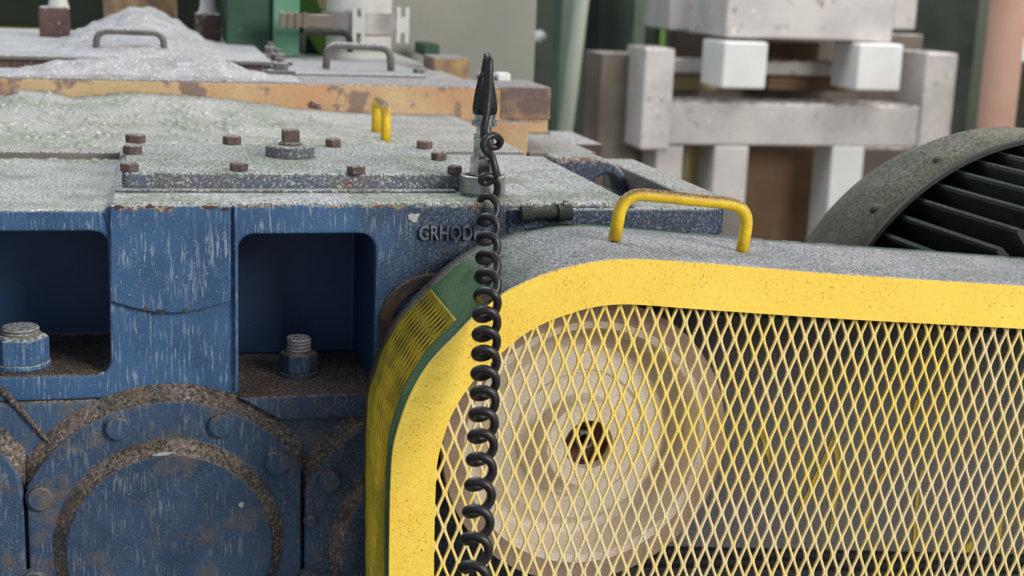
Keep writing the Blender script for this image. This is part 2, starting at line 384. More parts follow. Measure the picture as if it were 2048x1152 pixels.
# bearing end covers
def end_cover(cx, cy, bolts, xl=None, xr=None, plug=None):
    Yf = -.010; s = mpp(Yf, cx, cy); c = PY(cx, cy, Yf)
    RO = 300 * s
    lim0 = PY(xl, 1080, Yf).x - c.x if xl else -RO; lim1 = PY(xr, 1080, Yf).x - c.x if xr else RO
    pts = []
    for i in range(96):
        t = 2 * math.pi * i / 96; x = RO * math.cos(t); z = RO * math.sin(t)
        pts.append((c.x + min(max(x, lim0), lim1), c.z + z))
    bm = bmesh.new(); prism(bm, pts, 'Y', Yf, .001)
    ec = obj('end_cover', bm, 'blue_low', gx, bevel=.0016)
    # ring fillet that collects dust around the cover
    bm = bmesh.new(); prof = []
    ro = RO + .0005; n = 64
    A = [t for t in [math.pi * i / n for i in range(n + 1)]]
    rings = []
    for t in A:
        row = []
        for rr, yy in ((ro - .0012, -.0085), (ro + .0035, -.0030), (ro + .0085, -.0002)):
            x = rr * math.cos(t); lx = lim0 - .0012 if x < lim0 else (lim1 + .0012 if x > lim1 else x)
            row.append(bm.verts.new((c.x + lx, yy, c.z + rr * math.sin(t))))
        rings.append(row)
    for i in range(n):
        for k in range(2):
            try: bm.faces.new((rings[i][k], rings[i + 1][k], rings[i + 1][k + 1], rings[i][k + 1]))
            except ValueError: pass
    bmesh.ops.remove_doubles(bm, verts=bm.verts, dist=1e-5)
    obj('dusty_fillet', bm, 'blue_rim', ec, smooth=True)
    bm = bmesh.new(); r1 = 196 * s; r2 = 222 * s
    lathe(bm, [(0, 0), (r1, 0), (r1 + .001, -.0008), (r2, -.0088), (r2 + .001, -.0096), (0, -.0098)], (c.x, Yf - .0095, c.z), (0, -1, 0), 96, mis=[0, 0, 1, 0, 0])
    obj('cap_disc', bm, None, ec, mats=['blue_low', 'blue_rim'])
    for ang, rad in bolts:
        a = R(ang); p = (c.x + 268 * s * math.cos(a), Yf, c.z + 268 * s * math.sin(a))
        bm = bmesh.new(); rb = rad * s
        lathe(bm, [(rb * 1.12, -.0002), (rb * 1.12, .0006), (rb * .93, .0007), (rb * .92, .0034), (rb * .82, .0042), (0, .0044)], p, (0, -1, 0), 24)
        obj('bolt', bm, 'blue_low', ec, smooth=False)
    return ec
end_cover(341, 1090, [(111, 25), (68, 26), (41, 15), (38, 27), (155, 26), (193, 26)], 57, 602)
end_cover(880, 1092, [(146, 24), (165, 12), (192, 24), (100, 24)], 609, None)
end_cover(-238, 1092, [], None, 50)

# shaft boss half hidden behind the guard
c = PY(862, 650, -.002); s = mpp(0, 862, 650)
bm = bmesh.new(); lathe(bm, [(106 * s, -.001), (102 * s, .0025), (80 * s, .003), (76 * s, .001), (0, .001)], c, (0, -1, 0), 72, mis=[0, 0, 0, 1])
obj('shaft_boss', bm, None, gx, mats=['boss_rust', 'blue'])

# raised cast lettering
fc = bpy.data.curves.new('lettering', 'FONT'); fc.body = 'GRHODE'; fc.size = .0125; fc.extrude = .0012; fc.bevel_depth = .00028
fc.space_character = 1.06
to = bpy.data.objects.new('lt', fc); C.objects.link(to)
dg = bpy.context.evaluated_depsgraph_get(); dg.update()
me = bpy.data.meshes.new_from_object(to.evaluated_get(dg)); bpy.data.objects.remove(to, do_unlink=True)
me.materials.clear(); me.materials.append(surf('worn_cast_lettering', (104, 110, 122), (78, 84, 96), 90, speck=.6, rough=.7, bump=.4))
wt = max(v.co.x for v in me.vertices) - min(v.co.x for v in me.vertices)
ht = max(v.co.y for v in me.vertices) - min(v.co.y for v in me.vertices)
P0 = PY(837, 479, -.001); sx = (PY(958, 479, 0).x - P0.x) / wt; sz = 29 * mpp(0) / ht
for v in me.vertices: v.co = Vector((P0.x + v.co.x * sx, -.0012 - v.co.z, P0.z + v.co.y * sz))
lt = bpy.data.objects.new('cast_lettering', me); C.objects.link(lt); lt.parent = gx; lt.matrix_parent_inverse = Matrix.Translation(-gx.location)

def dab(name, px, py, w_, h_, Y, mat, seed, parent):
    c_ = PY(px, py, Y); s_ = mpp(Y, px, py); bm = bmesh.new(); pts = []
    for k in range(26):
        t = 2 * math.pi * k / 26; q_ = .72 + .5 * noise.noise(Vector((math.cos(t) * 1.6 + seed, math.sin(t) * 1.6, seed)))
        pts.append((c_.x + w_ * s_ * q_ * math.cos(t), c_.z + h_ * s_ * q_ * math.sin(t)))
    prism(bm, pts, 'Y', Y - .0004, Y + .0004); return obj(name, bm, mat, parent)
dab('dried_splash', 827, 434, 17, 12, -.0003, 'powder', 3.1, gx)
dab('dried_splash', 327, 908, 26, 5, -.0202, 'powder', 5.7, gx)
dab('dried_splash', 482, 1009, 7, 8, -.0202, 'powder', 8.2, gx)
for i_, (px_, py_, w2_) in enumerate([(292, 617, 9), (320, 622, 14), (372, 620, 8), (236, 414, 12), (420, 414, 20), (452, 418, 10), (300, 413, 14)]):
    dab('rust_chip', px_, py_, w2_, 4.5, -.0042, 'boss_rust', i_ * 1.7, gx)
# inspection cover on the top
Ycf = PZ(600, 381, z0).y
z1 = PY(600, 347, Ycf).z
xa = PY(243, 346, Ycf).x; xb = PY(930, 352, Ycf).x; Ycb = PZ(500, 288, z1).y
bm = bmesh.new()
pts = []
for cx_, cy_, a0 in ((xb - .012, Ycb - .012, 0), (xa + .012, Ycb - .012, 90), (xa + .005, Ycf + .005, 180), (xb - .005, Ycf + .005, 270)):
    r_ = .012 if a0 < 180 else .005
    for k in range(6): t = R(a0 + 18 * k); pts.append((cx_ + r_ * math.cos(t), cy_ + r_ * math.sin(t)))
prism(bm, pts, 'Z', z0, z1)
ic = obj('inspection_cover', bm, 'cover_top', gx, bevel=.0022)
# dusty low seam in front of it
bm = boxbm(xa - .004, PZ(918, 390, z0).x, Ycf - .010, Ycf, z0, z0 + .0018)
obj('cover_gasket', bm, 'cover_top', ic, bevel=.001)
for i, (px, py, wpx) in enumerate([(271, 285, 37), (265, 307, 36), (259, 342, 37), (464, 288, 35), (666, 293, 32), (849, 297, 32), (878, 320, 32), (909, 347, 32), (478, 341, 36), (712, 347, 37)]):
    p = PZ(px, py, z1); s = mpp(p.y)
    bm = bmesh.new(); hexa(bm, p, wpx * s / 2, 16 * s, rot=.15 + .37 * i, ch=.18)
    obj('bolt', bm, 'rusty_bolt', ic, bevel=.0006)
p = PZ(580, 312, z1); s = mpp(p.y)
bm = bmesh.new(); r_ = 46 * s
lathe(bm, [(0, 0), (r_, 0), (r_, 19 * s), (r_ * .93, 21 * s), (0, 22 * s)], p, seg=36)
br = obj('filler_plug', bm, 'cover_top', ic, bevel=.0006); br['label'] = 'squat round plug with a square head'
bm = bmesh.new(); pz = p + Vector((0, 0, 21 * s)); lathe(bm, [(0, 0), (23 * s, 0), (19 * s, 7 * s), (0, 7 * s)], pz, seg=24)
box(bm, p.x - 15 * s, p.x + 17 * s, p.y - 15 * s, p.y + 15 * s, pz.z + 6 * s, pz.z + 30 * s)
obj('square_head', bm, 'rusty_bolt', gx and ic, bevel=.0012)

# lifting lug at the rear right corner
Yl = YB - .02; s = mpp(Yl)
A = [PY(px, py, Yl) for px, py in ((1108, 314), (1150, 312), (1190, 314), (1222, 323), (1243, 340), (1255, 362), (1260, 392), (1262, 440), (1108, 440))]
bm = bmesh.new(); prism(bm, [(p.x, p.z) for p in catmull(A[:7], 4)] + [(A[7].x, A[7].z), (A[8].x, A[8].z)], 'Y', Yl, Yl + .028)
lug = obj('lifting_lug', bm, 'blue', gx)
hc = bmesh.new(); p = PY(1213, 375, Yl); lathe(hc, [(0, -.02), (26 * s, -.02), (26 * s, .06), (0, .06)], p, (0, 1, 0), 32)
boolean(lug, [obj('c3', hc, 'blue')])
md = lug.modifiers.new('bevel', 'BEVEL'); md.width = .003; md.segments = 3; md.limit_method = 'ANGLE'; md.angle_limit = R(40)

# flange tongue running right, behind the guard
zt = PY(1250, 417, -.002).z; xt = PY(1466, 430, -.002).x
yb_ = PZ(1300, 396, zt).y
bm = bmesh.new(); pts = [(XR - .09, -.002)]
for k in range(9): t = R(-90 + 90 * k / 8); pts.append((xt - .022 + .022 * math.cos(t), .020 + .022 * math.sin(t)))
pts += [(xt, yb_), (XR - .09, yb_)]
prism(bm, pts, 'Z', zt - .020, zt)
obj('side_flange', bm, 'blue', gx, bevel=.002)
p = PZ(1305, 366, zt - .01)
bm = boxbm(PY(1258, 385, YB - .02).x, PZ(1476, 398, zt).x + .01, yb_, YB + .06, zt - .03, zt - .006)
obj('side_ledge', bm, 'slab', gx, bevel=.002)
# small pipe union in front of the casing
s = mpp(-.01); a = PY(1042, 428, -.008); b_ = PY(1142, 424, -.008)
bm = bmesh.new(); tube(bm, [a, a + (b_ - a) * .25, a + (b_ - a) * .26, a + (b_ - a) * .72, a + (b_ - a) * .73, b_], [16 * s, 16 * s, 12 * s, 12 * s, 17 * s, 17 * s], 16)
pu = obj('pipe_union', bm, 'fin', gx)
p = PY(1130, 420, -.008); bm = bmesh.new(); hexa(bm, p, 10 * s, 16 * s); tube(bm, [p, p + Vector((0, 0, 20 * s))], 5 * s, 10)
obj('grease_nipple', bm, 'steel_grey', pu)

# ------------------------------------------------------------------ vibration sensor on the casing
pb = PZ(964, 389, z0); s = mpp(pb.y)
vs = thing('vibration_sensor', 'small steel vibration sensor standing on a round magnet base on the gearbox edge', 'sensor', pb)
bm = bmesh.new(); r_ = 45 * s; h = 38 * s
lathe(bm, [(0, 3 * s), (r_ * .86, 3 * s), (r_ * .86, 0), (r_ * .9, 0), (r_ * .9, 4 * s), (r_, 6 * s), (r_, h), (r_ * .95, h + 1.5 * s), (r_ * .82, h + 1.5 * s), (r_ * .80, h * .70), (0, h * .70)], pb, seg=64)
obj('magnet_base', bm, 'magnet', vs, smooth=False, bevel=.0003)
bm = bmesh.new(); lathe(bm, [(r_ * .79, 0), (r_ * .5, .0004), (0, .0005)], pb + Vector((0, 0, h * .74)), seg=40)
obj('magnet_recess', bm, 'dark', vs)
z_ = pb.z; up_ = Vector((0, 0, 1))
bm = bmesh.new(); hexa(bm, pb + up_ * (h * .6), 26 * s, 55 * s, rot=.12, ch=.12); obj('hex_body', bm, 'chrome', vs, bevel=.0006)
bm = bmesh.new()
H0 = h * .6 + 54 * s
lathe(bm, [(20 * s, 0), (20 * s, 34 * s), (18 * s, 37 * s), (21 * s, 38 * s), (21 * s, 41 * s), (15 * s, 42 * s), (15 * s, 58 * s), (0, 58 * s)], pb + up_ * H0, seg=40)
obj('barrel', bm, 'chrome', vs)
H1 = H0 + 57 * s
bm = bmesh.new(); lathe(bm, [(12 * s, 0), (23 * s, 1 * s), (23 * s, 12 * s), (20 * s, 13 * s), (20 * s, 15 * s), (22 * s, 16 * s), (22 * s, 23 * s), (0, 23 * s)], pb + up_ * H1, seg=48)
for i in range(24):
    t = 2 * math.pi * i / 24; d = Vector((math.cos(t), math.sin(t), 0)); e = Vector((-d.y, d.x, 0)) * 1.1 * s
    c0 = pb + up_ * (H1 + 1.5 * s); v = [bm.verts.new(c0 + d * 23 * s - e), bm.verts.new(c0 + d * 24.5 * s), bm.verts.new(c0 + d * 23 * s + e)]
    w_ = [bm.verts.new(q.co + up_ * 10 * s) for q in v]
    bm.faces.new((v[0], v[1], w_[1], w_[0])); bm.faces.new((v[1], v[2], w_[2], w_[1]))
obj('knurled_connector', bm, 'chrome', vs)

# coiled cable with its moulded boot
H2 = H1 + 23 * s
cb_ = thing('coiled_cable', 'black spiral cable hanging from the sensor in front of the yellow guard', 'cable', pb + up_ * H2)
bm = bmesh.new()
prof = [(0, 0), (23 * s, .5 * s), (23.5 * s, 6 * s), (23 * s, 16 * s), (19 * s, 42 * s), (14 * s, 66 * s), (10 * s, 84 * s), (7.5 * s, 100 * s), (7 * s, 106 * s), (0, 107 * s)]
lathe(bm, prof, pb + up_ * H2, seg=40)
bo = obj('rubber_boot', bm, 'boot', cb_, smooth=True)
bm = bmesh.new()
for i in range(10):
    t = 2 * math.pi * (i + .3) / 10; d = Vector((math.cos(t), math.sin(t), 0))
    tube(bm, [pb + up_ * (H2 + hh * s) + d * (rr * s) for rr, hh in ((22.5, 6), (22.3, 16), (18.5, 42), (13.5, 66), (9, 84))], [2.2 * s] * 4 + [1 * s], 8)
obj('grip_rib', bm, 'boot', bo, smooth=True)
Ys = pb.y
def cp(px, py, dy): return PY(px, py, Ys + dy)
tipz = (pb + up_ * (H2 + 106 * s))
path = [tipz + Vector((0, 0, -.004)), tipz + Vector((0, -.001, .0015)), cp(975, 113, -.006), cp(979, 122, -.011), cp(979, 145, -.013), cp(977, 190, -.014), cp(973, 230, -.016), cp(968, 258, -.017),
        cp(969, 278, -.016), cp(979, 292, -.013), cp(994, 293, -.012), cp(1001, 282, -.015), cp(991, 271, -.019), cp(976, 274, -.022), cp(967, 287, -.023), cp(971, 301, -.023), cp(984, 312, -.026)]
pre = catmull(path, 6)
tops = [345, 385, 426, 462, 499, 537, 575, 613, 652, 690, 730, 770, 813, 856, 903, 954, 1008, 1062, 1119, 1180, 1240]
cxs = [(330, 977), (426, 975), (537, 973), (652, 970), (770, 967), (856, 963), (954, 958), (1062, 951), (1180, 943), (1300, 934)]
dps = [(330, Ys - .028), (385, .018), (426, -.012), (465, -.038), (500, -.060), (550, -.108), (600, -.150), (750, -.165), (900, -.195), (1119, -.245), (1300, -.29)]
def itp(tab, x):
    for (a, b), (c_, d) in zip(tab, tab[1:]):
        if x <= c_ or (c_, d) == tab[-1]: return b + (d - b) * (x - a) / (c_ - a)
axis_pts = []
NT = 22; hel = []
for k in range(-1, len(tops) - 1):
    for i in range(NT):
        if k == -1 and i < NT * .3: continue
        u_ = k + i / NT
        t0_ = tops[k] if k >= 0 else 305
        py = t0_ + (tops[k + 1] - t0_) * i / NT + 22
        axis_pts.append((PY(itp(cxs, py), py, itp(dps, py)), u_))
RC = 16.2 * mpp(Ys - .02)
for i, (p, u_) in enumerate(axis_pts):
    a = axis_pts[max(i - 3, 0)][0]; b = axis_pts[min(i + 3, len(axis_pts) - 1)][0]
    U = Vector((1, 0, 0)); f_ = i / len(axis_pts); V = Vector((0, -.45, 1.02)) * (1 - .22 * f_); g_ = 1 + .22 * f_
    th = 2 * math.pi * u_ - math.pi / 2
    hel.append(p + RC * g_ * (math.cos(th) * U - math.sin(th) * V) + Vector((0, -.004, 0)))
tail = pre + hel
bm = bmesh.new(); tube(bm, tail, 7.2 * mpp(Ys - .02), 12)
obj('spiral_cord', bm, 'cable', cb_, smooth=True)

# ------------------------------------------------------------------ belt guard
YGF, YGB = -.135, -.012
bg = thing('belt_guard', 'yellow framed belt guard of dusty sheet with diamond mesh front and bent handle', 'machine guard', (PY(1300, 1150, YGF).x, -.07, 0))
outer = [(781, 1420), (781, 1300), (781, 1152), (782, 1062), (784, 972), (789, 901), (804, 844), (825, 790), (854, 740), (883, 705), (914, 674), (948, 638), (1002, 594), (1044, 571), (1082, 554), (1139, 537), (1197, 526), (1240, 522), (1297, 522), (1443, 532), (1686, 552), (2048, 575), (2360, 596), (2900, 632)]
inner = [(868, 1420), (868, 1300), (868, 1152), (869, 1062), (872, 962), (876, 919), (886, 880), (901, 836), (924, 794), (954, 753), (977, 730), (1003, 706), (1044, 672), (1082, 650), (1112, 637), (1139, 628), (1180, 616), (1235, 609), (1300, 611), (1403, 619), (1685, 638), (2048, 658), (2360, 678), (2900, 712)]
def gp(pxs, Y): return [PY(x, y, Y) for x, y in pxs]
def spl(pl, n=5): return catmull(pl, n)
GO = spl(gp(outer, YGF)); GI = spl(gp(inner, YGF))
# front flange: quad strip between the two outlines, 3 mm thick
def resample(P, n):
    Ls = [0]
    for a, b in zip(P, P[1:]): Ls.append(Ls[-1] + (b - a).length)
    out = []; j = 0
    for i in range(n):
        t = Ls[-1] * i / (n - 1)
        while j < len(Ls) - 2 and Ls[j + 1] < t: j += 1
        f = (t - Ls[j]) / max(1e-9, Ls[j + 1] - Ls[j]); out.append(P[j].lerp(P[j + 1], min(1, f)))
    return out
NF = len(GO)
bm = bmesh.new(); rows = []
for ii, (a, b) in enumerate(zip(GO, GI)):
    t = (GO[min(ii + 1, NF - 1)] - GO[max(ii - 1, 0)]).normalized(); a = a + Vector((-t.z, 0, t.x)) * .0008
    rows.append([bm.verts.new((q.x, y, q.z)) for q, y in ((a, YGF), (b, YGF), (b, YGF + .003), (a, YGF + .003))])
for r0, r1 in zip(rows, rows[1:]):
    for k in range(4): bm.faces.new((r0[k], r0[(k + 1) % 4], r1[(k + 1) % 4], r1[k]))
bmesh.ops.recalc_face_normals(bm, faces=bm.faces[:])
obj('front_frame', bm, 'yellow', bg)
# wrap-around sheet with an opening for the side mesh
NS = 280; GR = resample(GO, NS)
nrm = []
for i in range(NS):
    t = (GR[min(i + 1, NS - 1)] - GR[max(i - 1, 0)]).normalized(); nrm.append(Vector((t.z, 0, -t.x)))
tgt = PY(927, 663, YGF); i0 = min(range(NS), key=lambda i: (GR[i] - tgt).length)
dep = YGB - YGF; Y19, Y86 = YGF + .19 * dep, YGF + .86 * dep
TH = .0022
bm = bmesh.new(); cuts = [YGF + .0004, YGF + .01, Y19, (Y19 + Y86) / 2, Y86, YGB]
grid = []
for side in (0, 1):
    grid.append([[bm.verts.new((GR[i].x + nrm[i].x * TH * side, y, GR[i].z + nrm[i].z * TH * side)) for y in cuts] for i in range(NS)])
hole = lambda i, k: 2 <= k <= 3 and 1 <= i < i0
for sgrid in grid:
    for i in range(NS - 1):
        for k in range(5):
            if hole(i, k): continue
            f = bm.faces.new((sgrid[i][k], sgrid[i + 1][k], sgrid[i + 1][k + 1], sgrid[i][k + 1])); f.smooth = True
            f.material_index = 1 if k == 4 and i < i0 + 22 else 0
g0, g1 = grid
for i in range(NS - 1):
    for k in (0, 5): bm.faces.new((g0[i][k], g1[i][k], g1[i + 1][k], g0[i + 1][k]))
    if 1 <= i < i0:
        for k in (2, 4): bm.faces.new((g0[i][k], g1[i][k], g1[i + 1][k], g0[i + 1][k]))
for i, ks in ((0, range(5)), (NS - 1, range(5)), (i0, (2, 3)), (1, (2, 3))):
    for k in ks: bm.faces.new((g0[i][k], g1[i][k], g1[i][k + 1], g0[i][k + 1]))
bmesh.ops.recalc_face_normals(bm, faces=bm.faces[:])
obj('wrapper_sheet', bm, None, bg, mats=['guard_shell', 'guard_edge'])

def inside(poly, x, z):
    c_ = False; n = len(poly)
    for i in range(n):
        a, b = poly[i], poly[(i + 1) % n]
        if (a[1] > z) != (b[1] > z) and x < (b[0] - a[0]) * (z - a[1]) / (b[1] - a[1]) + a[0]: c_ = not c_
    return c_
def strand(bm, F, ta, a_c, amp, b0, b1, H, ph, wid, thk, ok=None, step=14):
    """one zig-zag strand; F(a,b,c) -> point; H = full period along b"""
    n = max(2, int((b1 - b0) / H * step)); run = []
    def flush():
        nonlocal run
        if len(run) > 1:
            rings = []
            for (a, b, tw) in run:
                w2 = wid / 2; t2 = thk / 2
                sec = [(-w2, -t2 * .4), (-w2 * .6, -t2), (w2 * .6, -t2), (w2, -t2 * .4), (w2, t2), (-w2, t2)]
                rings.append([bm.verts.new(F(a + q[0], b, q[1] + tw * q[0])) for q in sec])
            for r0, r1 in zip(rings, rings[1:]):
                for k in range(6): bm.faces.new((r0[k], r0[(k + 1) % 6], r1[(k + 1) % 6], r1[k]))
            bm.faces.new(rings[0]); bm.faces.new(rings[-1])
        run = []
    for i in range(n + 1):
        b = b0 + (b1 - b0) * i / n
        q = math.cos(2 * math.pi * b / H + ph)
        v = .28 * q + .72 * (2 / math.pi) * math.asin(max(-1, min(1, q)))
        v = max(-1, min(1, v * 1.16))
        a = a_c + amp * v
        if ok is None or ok(a, b): run.append((a, b, 0))
        else: flush()
    flush()
# front mesh, in the plane just behind the frame
YM = YGF + .0055
n0 = PY(1526, 676.4, YM)
Wd = (PY(1554, 675, YM).x - PY(1526, 676.4, YM).x) * 1.01; Hd = (PY(1526, 641, YM).z - PY(1523, 712, YM).z)
poly = [(a.lerp(b, .55).x, a.lerp(b, .55).z) for a, b in zip(GI, GO)] + [(PY(2900, 1420, YM).x, PY(2900, 1420, YM).z)]
ok = lambda a, b: inside(poly, a, b)
xlo, xhi = PY(850, 900, YM).x, PY(2880, 900, YM).x; zlo, zhi = PY(1000, 1230, YM).z, PY(1200, 560, YM).z
bm = bmesh.new(); k0 = int((xlo - n0.x) / (Wd / 2)) - 2; k1 = int((xhi - n0.x) / (Wd / 2)) + 2
wid = 6.4 * mpp(YM)
for k in range(k0, k1):
    a_c = n0.x + (k + .5) * Wd / 2
    # even strands touch the right neighbour at node height n0.z
    strand(bm, lambda a, b, c_: Vector((a, YM + c_, b)), None, a_c, Wd / 4 - wid * .34, zlo, zhi, Hd, -2 * math.pi * n0.z / Hd + (math.pi if k % 2 == 0 else 0), wid, .0016, ok)
bmesh.ops.recalc_face_normals(bm, faces=bm.faces[:])
obj('front_mesh', bm, 'mesh', bg, smooth=False)
# side mesh over the opening
LR = [0]
for a, b in zip(GR, GR[1:]): LR.append(LR[-1] + (b - a).length)
def FS(a, b, c_):
    b = max(0, min(LR[i0], b)); j = 0
    lo_, hi_ = 0, NS - 1
    while hi_ - lo_ > 1:
        m_ = (lo_ + hi_) // 2
        if LR[m_] <= b: lo_ = m_
        else: hi_ = m_
    f = (b - LR[lo_]) / (LR[lo_ + 1] - LR[lo_]); p = GR[lo_].lerp(GR[lo_ + 1], f); n_ = nrm[lo_].lerp(nrm[lo_ + 1], f)
    return Vector((p.x + n_.x * (c_ - .0002), a, p.z + n_.z * (c_ - .0002)))
bm = bmesh.new(); nw = 11; Ws = (Y86 - Y19) / nw
for k in range(nw * 2 + 1):
    a_c = Y19 + k * Ws / 2
    strand(bm, FS, None, min(max(a_c, Y19 + .001), Y86 - .001), Ws / 4 - .0006, 0.0, LR[i0], Hd * 1.25, (math.pi if k % 2 else 0), .0010, .0010, None, 14)
bmesh.ops.recalc_face_normals(bm, faces=bm.faces[:])
obj('side_mesh', bm, 'side_mesh', bg)
bm = bmesh.new()
tube(bm, [FS(Y19 - .001, LR[i0], .001), FS(Y86 + .001, LR[i0], .001)], .0012, 8)
obj('side_mesh_edge', bm, 'side_mesh', bg)
# back panel
bm = bmesh.new()
pl = [(a.x, a.z) for a in GR[::4]] + [(GR[-1].x, GR[0].z)]
prism(bm, pl, 'Y', YGB - .004, YGB)
bp_ = obj('back_panel', bm, 'back_panel', bg)
YP = YGB - .0046
def mark(pts, wpx):
    P = [PY(x, y, YP) for x, y in pts]; s_ = mpp(YP)
    bm = bmesh.new(); Lf, Rt = [], []
    P = catmull(P, 6)
    for i, p in enumerate(P):
        t = (P[min(i + 1, len(P) - 1)] - P[max(i - 1, 0)]).normalized(); n_ = Vector((-t.z, 0, t.x))
        ww = wpx * s_ * .5 * (.55 + .6 * noise.noise(Vector((p.x * 300, p.z * 90, wpx))) + .25 * math.sin(math.pi * i / (len(P) - 1)))
        ww = max(ww, wpx * s_ * .12)
        Lf.append((p.x + n_.x * ww, p.z + n_.z * ww)); Rt.append((p.x - n_.x * ww, p.z - n_.z * ww))
    prism(bm, Lf + Rt[::-1], 'Y', YP, YP + .0008)
    obj('paint_mark', bm, 'streak', bp_)
mark([(1668, 872), (1650, 915), (1628, 965), (1600, 1025), (1576, 1090)], 15)
mark([(1836, 800), (1815, 855), (1788, 910), (1760, 965), (1728, 1050)], 14)
mark([(1668, 875), (1674, 915), (1676, 960), (1668, 1020), (1660, 1080)], 12)
mark([(1518, 858), (1530, 890), (1540, 925)], 14)
mark([(1845, 940), (1834, 1000), (1828, 1095)], 9)
mark([(1945, 1085), (1930, 1105), (1922, 1118)], 22)
mark([(2004, 1040), (1996, 1085), (1998, 1115)], 12)
q = [PY(1330, 1127, -.030), PY(2880, 1131, -.030), PY(2880, 1300, -.030), PY(1330, 1300, -.030)]
bm = bmesh.new(); prism(bm, [(p.x, p.z) for p in q], 'Y', -.030, -.0175)
o = obj('bottom_sill', bm, 'black', bg, bevel=.001); o['label'] = 'black sill along the lower edge'
# handle on the top of the sheet
YH = .826 - .9; s = mpp(YH) * 1.08
hp = [(1229, 480), (1246, 385), (1500, 411), (1483, 508)]
bm = bmesh.new(); tube(bm, bent([PY(x, y, YH) for x, y in hp], .0165, 9), 12 * s, 20)
obj('grab_handle', bm, 'handle', bg, smooth=True)
# guard support post down to the floor
xg = PY(1150, 1150, YGF).x
bm = boxbm(GR[0].x + .004, GR[0].x + .30, YGF + .004, YGB - .004, .0, GR[0].z + .0)
obj('support_box', bm, 'guard_shell', bg, bevel=.002)

# ------------------------------------------------------------------ pulley and belts inside the guard
YPF = -.104; cpu = PY(1172, 884, YPF); s = mpp(YPF)
pul = thing('belt_pulley', 'large beige grooved pulley wheel behind the diamond mesh', 'pulley', cpu)
yb2 = lambda d: d
bm = bmesh.new()
prof = [(60, 22), (92, 22), (95, 20), (96, 4), (138, 2), (141, -3), (144, 2), (208, -2), (222, -14), (252, -14), (258, 4), (262, 8)]
# bowl shaped web: (radius px, height mm toward the viewer)
prof = [(50, -2), (52, 6), (90, 6), (93, 3), (94, -13), (134, -14), (136, -17), (141, -17), (143, -15), (192, -19), (196, -21), (222, -31), (240, -31), (246, 3), (262, 4)]
lathe(bm, [(r * s, h * .001) for r, h in prof], cpu, (0, -1, 0), 128)
obj('web', bm, 'pulley', pul, smooth=False, bevel=.0005)
bm = bmesh.new(); prof = [(262, 4), (304, 3), (306, 0)]
for g in range(3):
    b0 = -2 - g * 15
    prof += [(306, b0 - 1), (272, b0 - 5), (272, b0 - 9), (306, b0 - 13)]
prof += [(306, -51), (262, -51), (40, -49)]
lathe(bm, [(r * s, h * .001) for r, h in prof], cpu, (0, -1, 0), 128)
obj('grooved_rim', bm, 'pulley_rim', pul)
bm = bmesh.new(); lathe(bm, [(50 * s, -.001), (50 * s, -.010), (22 * s, -.011), (16 * s, -.004), (13 * s, -.004), (12 * s, -.02), (0, -.021)], cpu, (0, -1, 0), 64)
obj('hub_bush', bm, 'hub', pul)
bm = bmesh.new(); lathe(bm, [(19 * s, -.0105), (19 * s, -.002), (14 * s, -.002), (13 * s, -.0105)], cpu, (0, -1, 0), 48)
obj('shaft_collar', bm, 'steel_grey', pul, smooth=True)
bm = bmesh.new(); lathe(bm, [(0, 0), (.02, 0), (.02, .04), (0, .04)], cpu + Vector((0, .064, 0)), (0, 1, 0), 32)
obj('shaft', bm, 'hub', pul)
xm = PY(2450, 900, YPF).x; rb_ = 300 * s
for g in range(3):
    yc = cpu.y + (.002 + g * .015) + .007
    path2 = []
    z_c = cpu.z
    for k in range(25): t = R(90 + 180 * k / 24); path2.append((cpu.x + rb_ * math.cos(t), z_c + rb_ * math.sin(t)))
    for k in range(1, 12):
        path2.append((cpu.x + (xm - cpu.x) * k / 12, z_c - rb_ - .040 * k / 12))
    for k in range(25): t = R(-90 + 180 * k / 24); path2.append((xm + rb_ * math.cos(t), z_c - .040 + rb_ * math.sin(t)))
    for k in range(1, 12): path2.append((xm - (xm - cpu.x) * k / 12, z_c + rb_ - .040 * (1 - k / 12)))
    bm = bmesh.new(); n = len(path2); rings = []
    for i in range(n):
        a = Vector(path2[i - 1]); b = Vector(path2[(i + 1) % n]); t = (b - a).normalized(); n_ = Vector((-t.y, t.x)); p = Vector(path2[i])
        if (p - Vector(((cpu.x + xm) / 2, z_c))).dot(n_) < 0: n_ = -n_
        sec = [(-.005, 0.0035), (.005, 0.0035), (.0035, -.0045), (-.0035, -.0045)]
        rings.append([bm.verts.new((p.x + n_.x * q[1], yc + q[0], p.y + n_.y * q[1])) for q in sec])
    for i in range(n):
        r0, r1 = rings[i], rings[(i + 1) % n]
        for k in range(4): bm.faces.new((r0[k], r0[(k + 1) % 4], r1[(k + 1) % 4], r1[k]))
    bmesh.ops.recalc_face_normals(bm, faces=bm.faces[:])
    lab = ['black drive belt in the groove nearest the mesh', 'black drive belt second from the mesh', 'black drive belt nearest the dark back panel'][g]
    tag(obj('drive_belt', bm, 'black', None, bevel=0), lab, 'drive belt', 'drive belts around the pulley')

